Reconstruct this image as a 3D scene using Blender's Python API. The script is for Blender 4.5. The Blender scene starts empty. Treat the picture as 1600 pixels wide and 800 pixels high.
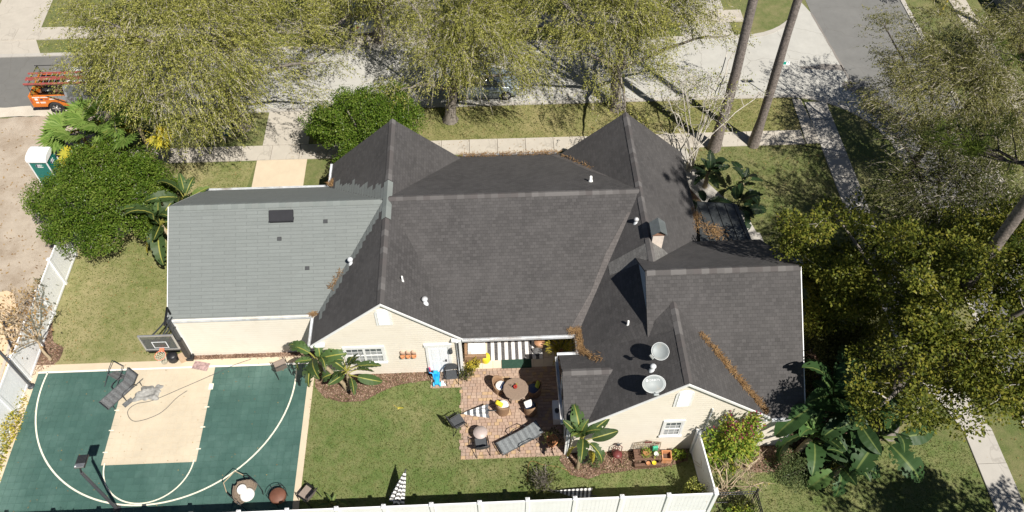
import bpy, math, random
import numpy as np
from mathutils import Vector, Matrix, Euler

S = bpy.context.scene
COL = S.collection
R = math.radians
rng = np.random.default_rng(7)
random.seed(7)

# ------------------------------------------------------------------ camera, sky, sun, exposure
cam_d = bpy.data.cameras.new('camera'); cam = bpy.data.objects.new('camera', cam_d); COL.objects.link(cam)
S.camera = cam
cam.location = (0, 0, 32.6)
PITCH, YAW = 52.0, 2.4
cam.rotation_euler = (R(90 - PITCH), 0, R(-YAW))
cam_d.sensor_fit = 'HORIZONTAL'; cam_d.sensor_width = 36.0; cam_d.lens = 36.0 * 1310 / 1600
cam_d.clip_start = 0.5; cam_d.clip_end = 2000
S.render.resolution_x = 1024; S.render.resolution_y = 512
SUN_DIR = Vector((-0.585 * math.cos(R(53.5)), 0.811 * math.cos(R(53.5)), -math.sin(R(53.5)))).normalized()
sd = bpy.data.lights.new('sun', 'SUN'); sun = bpy.data.objects.new('sun', sd); COL.objects.link(sun)
sd.energy = 5.0; sd.angle = R(0.53); sd.color = (1.0, 0.955, 0.88)
sun.rotation_euler = SUN_DIR.to_track_quat('-Z', 'Y').to_euler(); sun.location = (30, -40, 60)
W = bpy.data.worlds.new('World'); S.world = W; W.use_nodes = True
wn = W.node_tree.nodes; wl = W.node_tree.links
sky = wn.new('ShaderNodeTexSky'); sky.sky_type = 'NISHITA'; sky.sun_disc = False
sky.sun_elevation = R(53.5); sky.air_density = 0.55; sky.dust_density = 0.2; sky.ozone_density = 1.0
sky.sun_rotation = math.atan2(-SUN_DIR.x, -SUN_DIR.y)
bg = wn['Background']; bg.inputs['Strength'].default_value = 0.05
wl.new(sky.outputs['Color'], bg.inputs['Color'])
S.view_settings.view_transform = 'Standard'; S.view_settings.look = 'None'
S.view_settings.exposure = 0.47; S.view_settings.gamma = 1.0; S.view_settings.use_curve_mapping = False

# ------------------------------------------------------------------ materials
class NT:
    def __init__(s, name):
        s.m = bpy.data.materials.new(name); s.m.use_nodes = True
        s.t = s.m.node_tree; s.n = s.t.nodes; s.b = s.n['Principled BSDF']; s.out = s.n['Material Output']
    def new(s, t, **kw):
        x = s.n.new(t)
        for k, v in kw.items():
            if k in x.inputs: x.inputs[k].default_value = v
            else: setattr(x, k, v)
        return x
    def ln(s, a, b): s.t.links.new(a, b)
    def ramp(s, fac, cols, interp='LINEAR'):
        r = s.new('ShaderNodeValToRGB'); r.color_ramp.interpolation = interp
        e = r.color_ramp.elements
        while len(e) < len(cols): e.new(0.5)
        for i, (p, c) in enumerate(cols): e[i].position = p; e[i].color = (*c, 1)
        s.ln(fac, r.inputs['Fac']); return r.outputs['Color']
    def noise(s, scale, detail=4, rough=0.55, vec=None):
        x = s.new('ShaderNodeTexNoise'); x.inputs['Scale'].default_value = scale
        x.inputs['Detail'].default_value = detail; x.inputs['Roughness'].default_value = rough
        if vec is None:
            if not hasattr(s, 'co'): s.co = s.new('ShaderNodeTexCoord').outputs['Object']
            vec = s.co
        s.ln(vec, x.inputs['Vector']); return x.outputs['Fac']
    def mix(s, fac, a, b, mode='MIX'):
        x = s.new('ShaderNodeMix'); x.data_type = 'RGBA'; x.blend_type = mode
        for sock, v in ((x.inputs[0], fac), (x.inputs[6], a), (x.inputs[7], b)):
            if isinstance(v, (int, float)): sock.default_value = v
            elif isinstance(v, tuple): sock.default_value = (*v, 1)
            else: s.ln(v, sock)
        return x.outputs[2]
    def math(s, op, a, b=0.0):
        x = s.new('ShaderNodeMath', operation=op)
        for i, v in enumerate((a, b)):
            if isinstance(v, (int, float)): x.inputs[i].default_value = v
            else: s.ln(v, x.inputs[i])
        return x.outputs[0]
    def bump(s, h, strength=0.3, dist=0.02):
        x = s.new('ShaderNodeBump'); x.inputs['Strength'].default_value = strength; x.inputs['Distance'].default_value = dist
        s.ln(h, x.inputs['Height']); s.ln(x.outputs['Normal'], s.b.inputs['Normal'])
    def fin(s, col, rough=0.8, metal=0.0):
        if isinstance(col, tuple): s.b.inputs['Base Color'].default_value = (*col, 1)
        else: s.ln(col, s.b.inputs['Base Color'])
        s.b.inputs['Roughness'].default_value = rough; s.b.inputs['Metallic'].default_value = metal
        return s.m

def mk(name, c, rough=0.6, var=0.12, scale=6.0, metal=0.0, bump=0.0, bs=40, dirt=None):
    """painted / plain surface with faint mottling and optional dirt"""
    t = NT(name); a = tuple(x * (1 - var) for x in c); b = tuple(min(1, x * (1 + var)) for x in c)
    f = t.noise(scale, 5, 0.6)
    col = t.ramp(f, [(0.3, a), (0.7, b)])
    if dirt: col = t.mix(t.ramp(t.noise(scale * 0.4, 6, 0.7), [(0.5, (0, 0, 0)), (0.75, (1, 1, 1))]), col, dirt)
    if bump: t.bump(t.noise(bs, 3), bump, 0.01)
    return t.fin(col, rough, metal)

def mgrass(name, g1, g2, dry, dry_lo=0.5, dry_hi=0.72):
    t = NT(name)
    fine = t.noise(26, 5, 0.75); mid = t.noise(2.2, 5, 0.65); big = t.noise(0.33, 4, 0.6)
    c = t.ramp(fine, [(0.3, tuple(x * .55 for x in g1)), (0.5, g1), (0.72, g2)])
    c = t.mix(t.ramp(t.math('ADD', t.math('MULTIPLY', mid, 0.45), t.math('MULTIPLY', big, 0.55)), [(dry_lo, (0, 0, 0)), (dry_hi, (1, 1, 1))]), c,
              t.ramp(fine, [(0.3, tuple(x * .6 for x in dry)), (0.65, dry)]))
    t.bump(t.noise(34, 4, 0.8), 0.9, 0.05)
    return t.fin(c, 0.95)

def mground(name, stops, sc=1.0, bump=0.5, rough=0.95, fine=30):
    t = NT(name); f = t.math('ADD', t.math('MULTIPLY', t.noise(0.5 * sc, 6, 0.68), 0.6), t.math('MULTIPLY', t.noise(fine, 4, 0.7), 0.4))
    c = t.ramp(f, stops); t.bump(t.noise(fine * .8, 4, 0.8), bump, 0.04)
    return t.fin(c, rough)

def mconc(name, c, crack=0.0, stain=(0.3, 0.28, 0.25), stain_amt=0.25, rough=0.9):
    t = NT(name); a = tuple(x * .86 for x in c); b = tuple(min(1, x * 1.1) for x in c)
    col = t.ramp(t.noise(1.3, 8, 0.7), [(0.3, a), (0.7, b)])
    col = t.mix(t.math('MULTIPLY', t.ramp(t.noise(0.35, 7, 0.7), [(0.48, (0, 0, 0)), (0.75, (1, 1, 1))]), stain_amt), col, stain)
    col = t.mix(0.35, col, t.ramp(t.noise(70, 3, 0.7), [(0.3, a), (0.7, b)]))
    if crack:
        v = t.new('ShaderNodeTexVoronoi'); v.feature = 'DISTANCE_TO_EDGE'; v.inputs['Scale'].default_value = 0.35
        w = t.new('ShaderNodeVectorMath', operation='ADD')
        nz = t.new('ShaderNodeTexNoise'); nz.inputs['Scale'].default_value = 0.8; nz.inputs['Detail'].default_value = 6
        t.ln(t.co, nz.inputs['Vector']); t.ln(t.co, w.inputs[0]); t.ln(nz.outputs['Color'], w.inputs[1]); t.ln(w.outputs[0], v.inputs['Vector'])
        col = t.mix(t.math('MULTIPLY', t.ramp(v.outputs['Distance'], [(0.0, (1, 1, 1)), (0.008, (0, 0, 0))]), crack), col, (0.09, 0.075, 0.06))
    t.bump(t.noise(60, 3), 0.2, 0.01)
    return t.fin(col, rough)

def mshingle(name, c1, c2, streak, tab=0.3, row=0.145, mort=(0.02, 0.02, 0.02), blotch=0.35, msz=0.02):
    t = NT(name); uv = t.new('ShaderNodeUVMap').outputs['UV']
    br = t.new('ShaderNodeTexBrick'); br.offset = 0.5; br.squash = 1.0
    t.ln(uv, br.inputs['Vector'])
    for k, v in (('Scale', 1.0), ('Mortar Size', msz * .5), ('Mortar Smooth', 0.3), ('Bias', 0.0), ('Brick Width', tab), ('Row Height', row)): br.inputs[k].default_value = v
    br.inputs['Color1'].default_value = (*c1, 1); br.inputs['Color2'].default_value = (*c2, 1); br.inputs['Mortar'].default_value = (*mort, 1)
    big = t.noise(0.45, 6, 0.65, uv); med = t.noise(2.6, 5, 0.7, uv)
    c = t.mix(t.math('MULTIPLY', t.ramp(big, [(0.4, (0, 0, 0)), (0.7, (1, 1, 1))]), blotch), br.outputs['Color'], streak)
    c = t.mix(t.math('MULTIPLY', t.ramp(med, [(0.42, (0, 0, 0)), (0.72, (1, 1, 1))]), blotch * .6), c, tuple(x * .62 for x in c1))
    g = t.noise(55, 3, 0.8, uv)
    c = t.mix(0.35, c, t.ramp(g, [(0.3, tuple(x * .5 for x in c1)), (0.7, tuple(x * 1.4 for x in c2))]))
    t.bump(t.math('SUBTRACT', t.math('MULTIPLY', g, 0.35), br.outputs['Fac']), 0.5, 0.02)
    return t.fin(c, 0.92)

def mleaf(name, cols, trans=0.3, rough=0.5, clump=0.5):
    t = NT(name); g = t.new('ShaderNodeNewGeometry')
    f = t.math('ADD', t.math('MULTIPLY', g.outputs['Random Per Island'], 0.6), t.math('MULTIPLY', t.ramp(t.noise(clump, 4, 0.6), [(0.3, (0, 0, 0)), (0.7, (1, 1, 1))]), 0.4))
    n = len(cols); c = t.ramp(f, [((i + 0.3) / n, x) for i, x in enumerate(cols)])
    t.fin(c, rough); t.b.inputs['Specular IOR Level'].default_value = 0.12
    tr = t.new('ShaderNodeBsdfTranslucent'); t.ln(c, tr.inputs['Color'])
    ms = t.new('ShaderNodeMixShader'); ms.inputs[0].default_value = trans
    t.ln(t.b.outputs[0], ms.inputs[1]); t.ln(tr.outputs[0], ms.inputs[2]); t.ln(ms.outputs[0], t.out.inputs['Surface'])
    return t.m

def mpaddle(name, c, rib, tip):
    t = NT(name); uv = t.new('ShaderNodeUVMap').outputs['UV']; sp = t.new('ShaderNodeSeparateXYZ'); t.ln(uv, sp.inputs[0])
    u = t.math('ABSOLUTE', t.math('SUBTRACT', sp.outputs[0], 0.5))
    oi = t.new('ShaderNodeObjectInfo')
    col = t.ramp(oi.outputs['Random'], [(0.0, tuple(x * .6 for x in c)), (0.6, c), (0.85, tuple(x * 1.5 for x in c)), (1.0, tip)])
    vein = t.new('ShaderNodeTexWave'); vein.bands_direction = 'Y'; vein.inputs['Scale'].default_value = 9; vein.inputs['Distortion'].default_value = 1.2
    t.ln(uv, vein.inputs['Vector'])
    col = t.mix(t.math('MULTIPLY', vein.outputs['Fac'], 0.25), col, tuple(x * .5 for x in c))
    col = t.mix(t.ramp(u, [(0.03, (1, 1, 1)), (0.055, (0, 0, 0))]), col, rib)
    t.fin(col, 0.5); t.b.inputs['Specular IOR Level'].default_value = 0.25
    tr = t.new('ShaderNodeBsdfTranslucent'); t.ln(col, tr.inputs['Color'])
    ms = t.new('ShaderNodeMixShader'); ms.inputs[0].default_value = 0.2
    t.ln(t.b.outputs[0], ms.inputs[1]); t.ln(tr.outputs[0], ms.inputs[2]); t.ln(ms.outputs[0], t.out.inputs['Surface'])
    return t.m

def mrandom(name, cols, rough=0.85, island=False, bump=0.3, scuff=0.0):
    t = NT(name); pos = t.new('ShaderNodeNewGeometry').outputs['Position']
    f = t.new('ShaderNodeNewGeometry').outputs['Random Per Island'] if island else t.new('ShaderNodeObjectInfo').outputs['Random']
    n = len(cols); c = t.ramp(f, [(i / n, x) for i, x in enumerate(cols)], 'CONSTANT')
    v = t.new('ShaderNodeTexCoord').outputs['Object']
    g = t.noise(35, 4, 0.7, v)
    c = t.mix(0.3, c, t.mix(g, tuple(x * .6 for x in cols[0]), tuple(min(1, x * 1.3) for x in cols[-1])))
    c = t.mix(t.math('MULTIPLY', t.ramp(t.noise(1.1, 6, 0.7, v), [(0.45, (0, 0, 0)), (0.7, (1, 1, 1))]), 0.22), c, tuple(x * .55 for x in cols[0]))
    if scuff: c = t.mix(t.math('MULTIPLY', t.ramp(t.noise(0.42, 7, 0.72, pos), [(0.47, (0, 0, 0)), (0.72, (1, 1, 1))]), scuff), c, tuple(min(1, x * 1.5 + .06) for x in cols[0])); c = t.mix(t.math('MULTIPLY', t.ramp(t.noise(0.8, 8, 0.75, pos), [(0.52, (0, 0, 0)), (0.75, (1, 1, 1))]), scuff), c, tuple(x * .6 for x in cols[0]))
    if bump: t.bump(g, bump, 0.01)
    return t.fin(c, rough)

def mstripe(name, a, b, period, axis='x', rough=0.85):
    t = NT(name); sp = t.new('ShaderNodeSeparateXYZ'); t.ln(t.new('ShaderNodeTexCoord').outputs['Object'], sp.inputs[0])
    f = t.math('FRACT', t.math('DIVIDE', sp.outputs['xyz'.index(axis)], period))
    c = t.mix(t.math('GREATER_THAN', f, 0.5), a, b)
    c = t.mix(0.15, c, t.ramp(t.noise(14, 5, 0.7), [(0.3, (0.1, 0.09, 0.08)), (0.7, (0.8, 0.78, 0.75))]))
    return t.fin(c, rough)

M = {}
def mats():
    M['lawn'] = mgrass('lawn_grass', (0.11, 0.143, 0.036), (0.185, 0.21, 0.064), (0.26, 0.24, 0.105), 0.42, 0.62)
    M['lawn_green'] = mgrass('green_grass', (0.105, 0.155, 0.036), (0.19, 0.245, 0.066), (0.28, 0.265, 0.115), 0.42, 0.66)
    M['lawn_side'] = mgrass('pale_dry_side_grass', (0.16, 0.185, 0.052), (0.27, 0.285, 0.095), (0.40, 0.35, 0.17), 0.38, 0.62)  # drier, paler grass of the left side lawn
    M['lawn_dry'] = mgrass('dry_grass', (0.165, 0.175, 0.05), (0.26, 0.255, 0.09), (0.36, 0.31, 0.14), 0.40, 0.62)
    M['dirt'] = mground('sandy_dirt', [(0.32, (0.17, 0.125, 0.08)), (0.44, (0.32, 0.255, 0.19)), (0.56, (0.45, 0.385, 0.31)), (0.68, (0.50, 0.38, 0.25))], 0.8, 0.7)
    M['mulch'] = mground('bark_mulch', [(0.3, (0.05, 0.03, 0.02)), (0.5, (0.15, 0.09, 0.06)), (0.7, (0.26, 0.17, 0.12))], 4, 1.0, 0.95, 45)
    M['asphalt'] = mconc('worn_asphalt', (0.15, 0.146, 0.136), 0.3, (0.20, 0.192, 0.175), 0.5)
    M['asphalt2'] = mconc('grey_asphalt', (0.165, 0.163, 0.155), 0.25, (0.25, 0.245, 0.23), 0.5)
    M['roadconc'] = mconc('road_concrete', (0.43, 0.42, 0.385), 0.45, (0.31, 0.29, 0.255), 0.5)
    M['conc'] = mconc('pale_concrete', (0.45, 0.41, 0.35), 0.25, (0.36, 0.33, 0.28), 0.35)
    M['concgrey'] = mconc('grey_concrete', (0.42, 0.395, 0.355), 0.25, (0.30, 0.275, 0.235), 0.35)
    M['cream_conc'] = mconc('cream_concrete', (0.56, 0.465, 0.34), 0.0, (0.5, 0.40, 0.28), 0.3)
    M['patch'] = mconc('tar_patch', (0.22, 0.20, 0.18), 0.0, (0.15, 0.14, 0.13), 0.3)
    M['shingle'] = mshingle('dark_shingle', (0.042, 0.0395, 0.039), (0.080, 0.075, 0.074), (0.112, 0.105, 0.103), 0.19, 0.142, (0.028, 0.025, 0.025), 0.55, 0.014)
    M['shingle_faded'] = mshingle('faded_shingle', (0.10, 0.096, 0.092), (0.19, 0.184, 0.175), (0.15, 0.145, 0.14), 0.19, 0.142, (0.04, 0.037, 0.036), 0.3, 0.014)
    M['valley'] = mshingle('worn_valley_shingle', (0.078, 0.070, 0.068), (0.125, 0.113, 0.108), (0.12, 0.108, 0.104), 0.19, 0.142, (0.05, 0.045, 0.043), 0.3, 0.012)
    M['shingle_new'] = mshingle('pale_shingle', (0.168, 0.184, 0.177), (0.195, 0.212, 0.204), (0.155, 0.166, 0.16), 0.95, 0.155, (0.115, 0.125, 0.12), 0.45, 0.02)
    M['cap'] = mrandom('ridge_cap_shingle', [(0.085, 0.079, 0.077), (0.12, 0.113, 0.11), (0.155, 0.147, 0.143), (0.09, 0.08, 0.078)], 0.92)
    M['cap_new'] = mrandom('pale_ridge_cap', [(0.175, 0.195, 0.186), (0.205, 0.225, 0.215), (0.19, 0.205, 0.195)], 0.92)
    t = NT('cream_siding'); uv = t.new('ShaderNodeUVMap').outputs['UV']; sp = t.new('ShaderNodeSeparateXYZ'); t.ln(uv, sp.inputs[0])
    fr = t.math('FRACT', t.math('DIVIDE', sp.outputs[1], 0.165))
    c = t.ramp(t.noise(0.9, 7, 0.7), [(0.3, (0.75, 0.685, 0.575)), (0.7, (0.81, 0.75, 0.645))])
    c = t.mix(t.math('MULTIPLY', t.ramp(t.noise(2.2, 6, 0.75), [(0.5, (0, 0, 0)), (0.8, (1, 1, 1))]), 0.2), c, (0.56, 0.45, 0.32))
    c = t.mix(t.math('MULTIPLY', t.ramp(fr, [(0.0, (1, 1, 1)), (0.09, (0, 0, 0))]), 0.35), c, (0.42, 0.34, 0.25))  # shadow line at each lap drawn into the colour
    t.bump(fr, 0.5, 0.015); M['siding'] = t.fin(c, 0.7)
    M['white'] = mk('white_paint', (0.80, 0.80, 0.78), 0.45, 0.05, 3, dirt=(0.72, 0.70, 0.66))
    M['vinyl'] = mk('white_vinyl', (0.86, 0.865, 0.87), 0.35, 0.03, 2, dirt=(0.78, 0.77, 0.74))
    M['gutter'] = mk('white_gutter_metal', (0.66, 0.68, 0.70), 0.35, 0.12, 3, 0.1, dirt=(0.35, 0.30, 0.26))
    t = NT('window_glass'); M['glass'] = t.fin((0.10, 0.115, 0.12), 0.06); t.b.inputs['Specular IOR Level'].default_value = 0.8
    M['reflection_blind'] = mk('pale_reflection_blinds', (0.36, 0.37, 0.37), 0.6, 0.1, 9)
    M['green_tile'] = mrandom('green_court_tile', [(0.050, 0.108, 0.091), (0.055, 0.116, 0.098), (0.061, 0.126, 0.106), (0.053, 0.112, 0.094)], 0.45, False, 0.15, 0.45)
    M['green_tile_i'] = mrandom('green_court_tile_field', [(0.050, 0.108, 0.091), (0.055, 0.116, 0.098), (0.061, 0.126, 0.106), (0.053, 0.112, 0.094)], 0.45, True, 0.15, 0.45)
    M['tan_tile'] = mrandom('tan_court_tile', [(0.54, 0.465, 0.35), (0.553, 0.477, 0.358), (0.546, 0.47, 0.354)], 0.5, False, 0.1, 0.2)
    M['tan_tile_i'] = mrandom('tan_court_tile_field', [(0.54, 0.465, 0.35), (0.553, 0.477, 0.358), (0.546, 0.47, 0.354)], 0.5, True, 0.1, 0.2)
    M['court_base'] = mk('court_base', (0.06, 0.15, 0.12), 0.6)
    M['line'] = mk('court_line_paint', (0.76, 0.72, 0.58), 0.6, 0.08, 8)
    PV = [(0.37, 0.255, 0.19), (0.42, 0.30, 0.225), (0.46, 0.335, 0.25), (0.40, 0.275, 0.205), (0.50, 0.34, 0.185), (0.36, 0.265, 0.21)]
    M['paver'] = mrandom('clay_paver', PV, 0.9); M['paver_i'] = mrandom('clay_paver_field', PV, 0.9, True)
    M['sand'] = mk('joint_sand', (0.34, 0.25, 0.18), 0.95)
    M['tile'] = mrandom('cream_floor_tile', [(0.70, 0.60, 0.47), (0.74, 0.64, 0.50), (0.66, 0.57, 0.45)], 0.6)
    M['black'] = mk('black_metal', (0.018, 0.018, 0.02), 0.4, 0.2); M['charcoal'] = mk('charcoal_fabric', (0.06, 0.064, 0.07), 0.85, 0.2, 20)
    M['slate'] = mstripe('slate_sling_stripe', (0.10, 0.115, 0.125), (0.165, 0.185, 0.195), 0.24, 'x')
    M['slate_dark'] = mstripe('dark_sling_stripe', (0.05, 0.055, 0.06), (0.09, 0.098, 0.105), 0.24, 'x')
    M['grey_metal'] = mk('grey_metal', (0.30, 0.31, 0.32), 0.4, 0.15, 8, 0.6)
    M['taupe'] = mk('taupe_sling', (0.23, 0.185, 0.155), 0.85, 0.12, 20)
    M['wicker'] = mk('brown_wicker', (0.27, 0.165, 0.095), 0.8, 0.3, 45, bump=0.8, bs=90)
    M['wicker_grey'] = mk('grey_brown_wicker', (0.20, 0.155, 0.115), 0.8, 0.3, 45, bump=0.8, bs=90)
    M['table'] = mk('weathered_table_top', (0.235, 0.17, 0.125), 0.6, 0.15, 12)
    M['sidetop'] = mk('pinkish_table_top', (0.45, 0.375, 0.345), 0.5, 0.08, 12)
    M['cushion'] = mk('white_cushion', (0.78, 0.76, 0.72), 0.9, 0.05, 6); M['navy'] = mk('navy_cushion', (0.06, 0.085, 0.16), 0.9)
    M['yellow'] = mk('yellow_fabric', (0.80, 0.62, 0.03), 0.7, 0.08); M['lime'] = mk('lime_fabric', (0.55, 0.55, 0.05), 0.8)
    M['stripe_rug'] = mstripe('striped_rug', (0.035, 0.03, 0.035), (0.78, 0.76, 0.74), 0.31, 'x')
    M['stripe_umb'] = mstripe('striped_canopy', (0.045, 0.055, 0.075), (0.78, 0.78, 0.77), 0.27, 'z'); M['stripe_umb2'] = mstripe('fine_striped_canopy', (0.03, 0.03, 0.035), (0.78, 0.78, 0.76), 0.16, 'z')
    M['green_mat'] = mk('dark_green_mat', (0.022, 0.06, 0.04), 0.95, 0.2, 25)
    M['terra'] = mk('terracotta', (0.52, 0.23, 0.10), 0.85, 0.15, 10, dirt=(0.6, 0.45, 0.35)); M['wood'] = mk('brown_wood', (0.13, 0.07, 0.045), 0.7, 0.2, 10)
    M['maroon'] = mk('maroon_paint', (0.14, 0.03, 0.03), 0.5); M['dgrey'] = mk('dark_grey_plastic', (0.05, 0.055, 0.06), 0.5)
    M['orange'] = mk('orange_paint', (0.62, 0.17, 0.02), 0.3, 0.06); M['truckgrey'] = mk('silver_grey_paint', (0.30, 0.32, 0.34), 0.3, 0.06, 3, 0.3)
    M['red'] = mk('red_fibreglass', (0.36, 0.085, 0.075), 0.5); M['rubber'] = mk('tyre_rubber', (0.025, 0.025, 0.027), 0.85); M['alu'] = mk('aluminium', (0.62, 0.62, 0.62), 0.3, 0.08, 9, 0.7)
    M['teal'] = mk('teal_plastic', (0.008, 0.16, 0.135), 0.45, 0.1); M['brightwhite'] = mk('white_plastic', (0.85, 0.86, 0.87), 0.4, 0.02)
    M['navyprint'] = mk('navy_print', (0.02, 0.03, 0.10), 0.5); M['greenprint'] = mk('green_print', (0.01, 0.26, 0.19), 0.4)
    M['silver'] = mk('silver_blue_car_paint', (0.36, 0.42, 0.46), 0.25, 0.05, 3, 0.4); M['carwhite'] = mk('white_car_paint', (0.7, 0.71, 0.72), 0.25, 0.03)
    M['dish'] = mk('grey_dish_paint', (0.27, 0.295, 0.295), 0.55, 0.05, 4, dirt=(0.36, 0.32, 0.26))
    M['blue'] = mk('bright_blue_plastic', (0.02, 0.36, 0.75), 0.4); M['pink'] = mk('pink_plastic', (0.7, 0.1, 0.2), 0.5)
    M['copper'] = mk('dull_metal_cap', (0.15, 0.165, 0.165), 0.5, 0.15, 5, 0.3); M['seam'] = mk('metal_roof_panel', (0.045, 0.05, 0.052), 0.6, 0.12, 4, 0.0)
    M['tarp'] = mk('grey_crumpled_tarp', (0.26, 0.255, 0.24), 0.7, 0.3, 7, bump=0.9, bs=16); M['camo'] = mk('mottled_mat', (0.32, 0.22, 0.21), 0.9, 0.5, 9)
    M['leather'] = mk('brown_leather', (0.15, 0.062, 0.038), 0.6, 0.15); M['wallgrey'] = mconc('grey_block_wall', (0.22, 0.22, 0.21), 0, (0.15, 0.15, 0.14), 0.4)
    M['polegreen'] = mk('weathered_pole', (0.14, 0.17, 0.13), 0.85, 0.2, 4)
    M['bark'] = mk('grey_bark', (0.20, 0.175, 0.15), 0.95, 0.35, 9, bump=1.0, bs=22); M['paletwig'] = mk('pale_twig_bark', (0.36, 0.32, 0.26), 0.9, 0.3, 6)
    M['darkbark'] = mk('dark_bark', (0.055, 0.045, 0.037), 0.95, 0.3, 6, bump=0.8)
    M['pinebark'] = mk('pine_bark', (0.19, 0.16, 0.142), 0.95, 0.55, 11, bump=1.0, bs=14); M['whitebark'] = mk('whitish_bark', (0.50, 0.46, 0.40), 0.9, 0.25, 6)
    M['tanbark'] = mk('tan_bark', (0.42, 0.33, 0.22), 0.9, 0.25, 6); M['stem'] = mk('banana_stem', (0.30, 0.24, 0.15), 0.9, 0.35, 9, bump=0.8, bs=20)
    M['oak'] = mleaf('olive_oak_leaf', [(0.065, 0.078, 0.02), (0.18, 0.19, 0.042), (0.30, 0.30, 0.066), (0.43, 0.41, 0.125)], 0.25, 0.5, 0.45)
    M['oak2'] = mleaf('green_oak_leaf', [(0.065, 0.085, 0.018), (0.16, 0.185, 0.04), (0.26, 0.28, 0.06), (0.37, 0.36, 0.10)], 0.2, 0.5, 0.45)
    M['privet'] = mleaf('dark_privet_leaf', [(0.026, 0.054, 0.007), (0.060, 0.112, 0.012), (0.105, 0.165, 0.020), (0.17, 0.215, 0.042)], 0.2, 0.35, 0.9)
    M['broad'] = mleaf('yellow_green_broad_leaf', [(0.035, 0.052, 0.010), (0.088, 0.11, 0.018), (0.16, 0.175, 0.026), (0.26, 0.24, 0.042)], 0.35, 0.42, 0.5)
    M['shade'] = mleaf('shade_dark_leaf', [(0.032, 0.042, 0.012), (0.07, 0.08, 0.022), (0.115, 0.12, 0.035)], 0.3, 0.5, 0.6)  # leaf colour darkened to stand for shade on these plants
    M['sparse'] = mleaf('grey_olive_leaf', [(0.085, 0.092, 0.032), (0.165, 0.168, 0.056), (0.26, 0.245, 0.085)], 0.35, 0.5, 0.5)
    M['needle'] = mleaf('pine_needle', [(0.045, 0.075, 0.016), (0.08, 0.12, 0.022), (0.17, 0.21, 0.04)], 0.3, 0.5, 0.4)
    M['bougleaf'] = mleaf('bright_vine_leaf', [(0.07, 0.14, 0.02), (0.14, 0.23, 0.03), (0.26, 0.33, 0.05), (0.45, 0.42, 0.07)], 0.35, 0.45, 1.2)
    M['bract'] = mleaf('magenta_bract', [(0.16, 0.016, 0.05), (0.26, 0.03, 0.09), (0.20, 0.05, 0.06)], 0.3, 0.6, 2)
    M['goldleaf'] = mleaf('golden_leaf', [(0.30, 0.26, 0.05), (0.55, 0.45, 0.06), (0.20, 0.22, 0.03)], 0.3, 0.5, 1)
    M['dryleaf'] = mleaf('dry_brown_leaf', [(0.14, 0.08, 0.035), (0.28, 0.17, 0.07), (0.40, 0.28, 0.12)], 0.2, 0.7, 1)
    M['straw'] = mleaf('pine_straw', [(0.13, 0.075, 0.034), (0.22, 0.13, 0.06), (0.32, 0.205, 0.10)], 0.1, 0.8, 2)
    M['chip'] = mleaf('mulch_chip', [(0.07, 0.042, 0.028), (0.17, 0.10, 0.068), (0.29, 0.19, 0.135), (0.38, 0.28, 0.21)], 0.0, 0.9, 2)
    M['blade'] = mleaf('grass_blade', [(0.055, 0.085, 0.018), (0.11, 0.145, 0.034), (0.19, 0.19, 0.065)], 0.25, 0.7, 0.5)
    M['hedge'] = mleaf('hedge_leaf', [(0.045, 0.07, 0.025), (0.09, 0.125, 0.045), (0.16, 0.19, 0.085)], 0.25, 0.4, 1)
    M['paddle'] = mpaddle('paddle_leaf', (0.058, 0.10, 0.03), (0.32, 0.31, 0.07), (0.17, 0.22, 0.05))
    M['paddle_shaded'] = mpaddle('shaded_paddle_leaf', (0.014, 0.032, 0.012), (0.045, 0.065, 0.022), (0.04, 0.07, 0.02)); M['paddle_mid'] = mpaddle('banana_leaf', (0.045, 0.095, 0.03), (0.15, 0.2, 0.06), (0.16, 0.25, 0.07))  # first leaf carries the shade over the entry plants in its colour
    M['paddle_yellow'] = mpaddle('yellowed_paddle_leaf', (0.42, 0.36, 0.05), (0.5, 0.42, 0.1), (0.5, 0.40, 0.06))
    M['fan'] = mleaf('fan_palm_leaf', [(0.075, 0.14, 0.03), (0.14, 0.23, 0.045), (0.23, 0.32, 0.08)], 0.3, 0.45, 2)
    M['fan_yellow'] = mleaf('yellow_fan_leaf', [(0.42, 0.32, 0.02), (0.58, 0.45, 0.03), (0.45, 0.42, 0.06)], 0.3, 0.5, 2)
mats()

# ------------------------------------------------------------------ mesh helpers
def link(o, parent=None):
    COL.objects.link(o)
    if parent is not None: o.parent = parent
    return o

def thing(name, label, cat, loc=(0, 0, 0), rz=0.0, group=None):
    o = bpy.data.objects.new(name, None); o.empty_display_size = 0.2
    COL.objects.link(o); o.location = loc; o.rotation_euler = (0, 0, rz)
    o['label'] = label; o['category'] = cat
    if group: o['group'] = group
    return o

def tag(o, label, cat, group=None):
    o['label'] = label; o['category'] = cat
    if group: o['group'] = group
    return o

def arr_mesh(name, V, F, mat, smooth=False):
    """mesh from numpy arrays; F is (n,4) or (n,3)"""
    V = np.asarray(V, dtype=np.float32); F = np.asarray(F, dtype=np.int32); k = F.shape[1]
    me = bpy.data.meshes.new(name); me.vertices.add(len(V)); me.vertices.foreach_set('co', V.ravel())
    me.loops.add(F.size); me.loops.foreach_set('vertex_index', F.ravel())
    me.polygons.add(len(F)); me.polygons.foreach_set('loop_start', np.arange(0, F.size, k, dtype=np.int32))
    me.polygons.foreach_set('loop_total', np.full(len(F), k, dtype=np.int32))
    if smooth: me.polygons.foreach_set('use_smooth', np.ones(len(F), dtype=bool))
    for m in (mat if isinstance(mat, (list, tuple)) else [mat]): me.materials.append(m)
    me.update(calc_edges=True); me.validate(); return me

def unit(a): return a / np.maximum(np.linalg.norm(a, axis=-1, keepdims=True), 1e-9)

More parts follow.
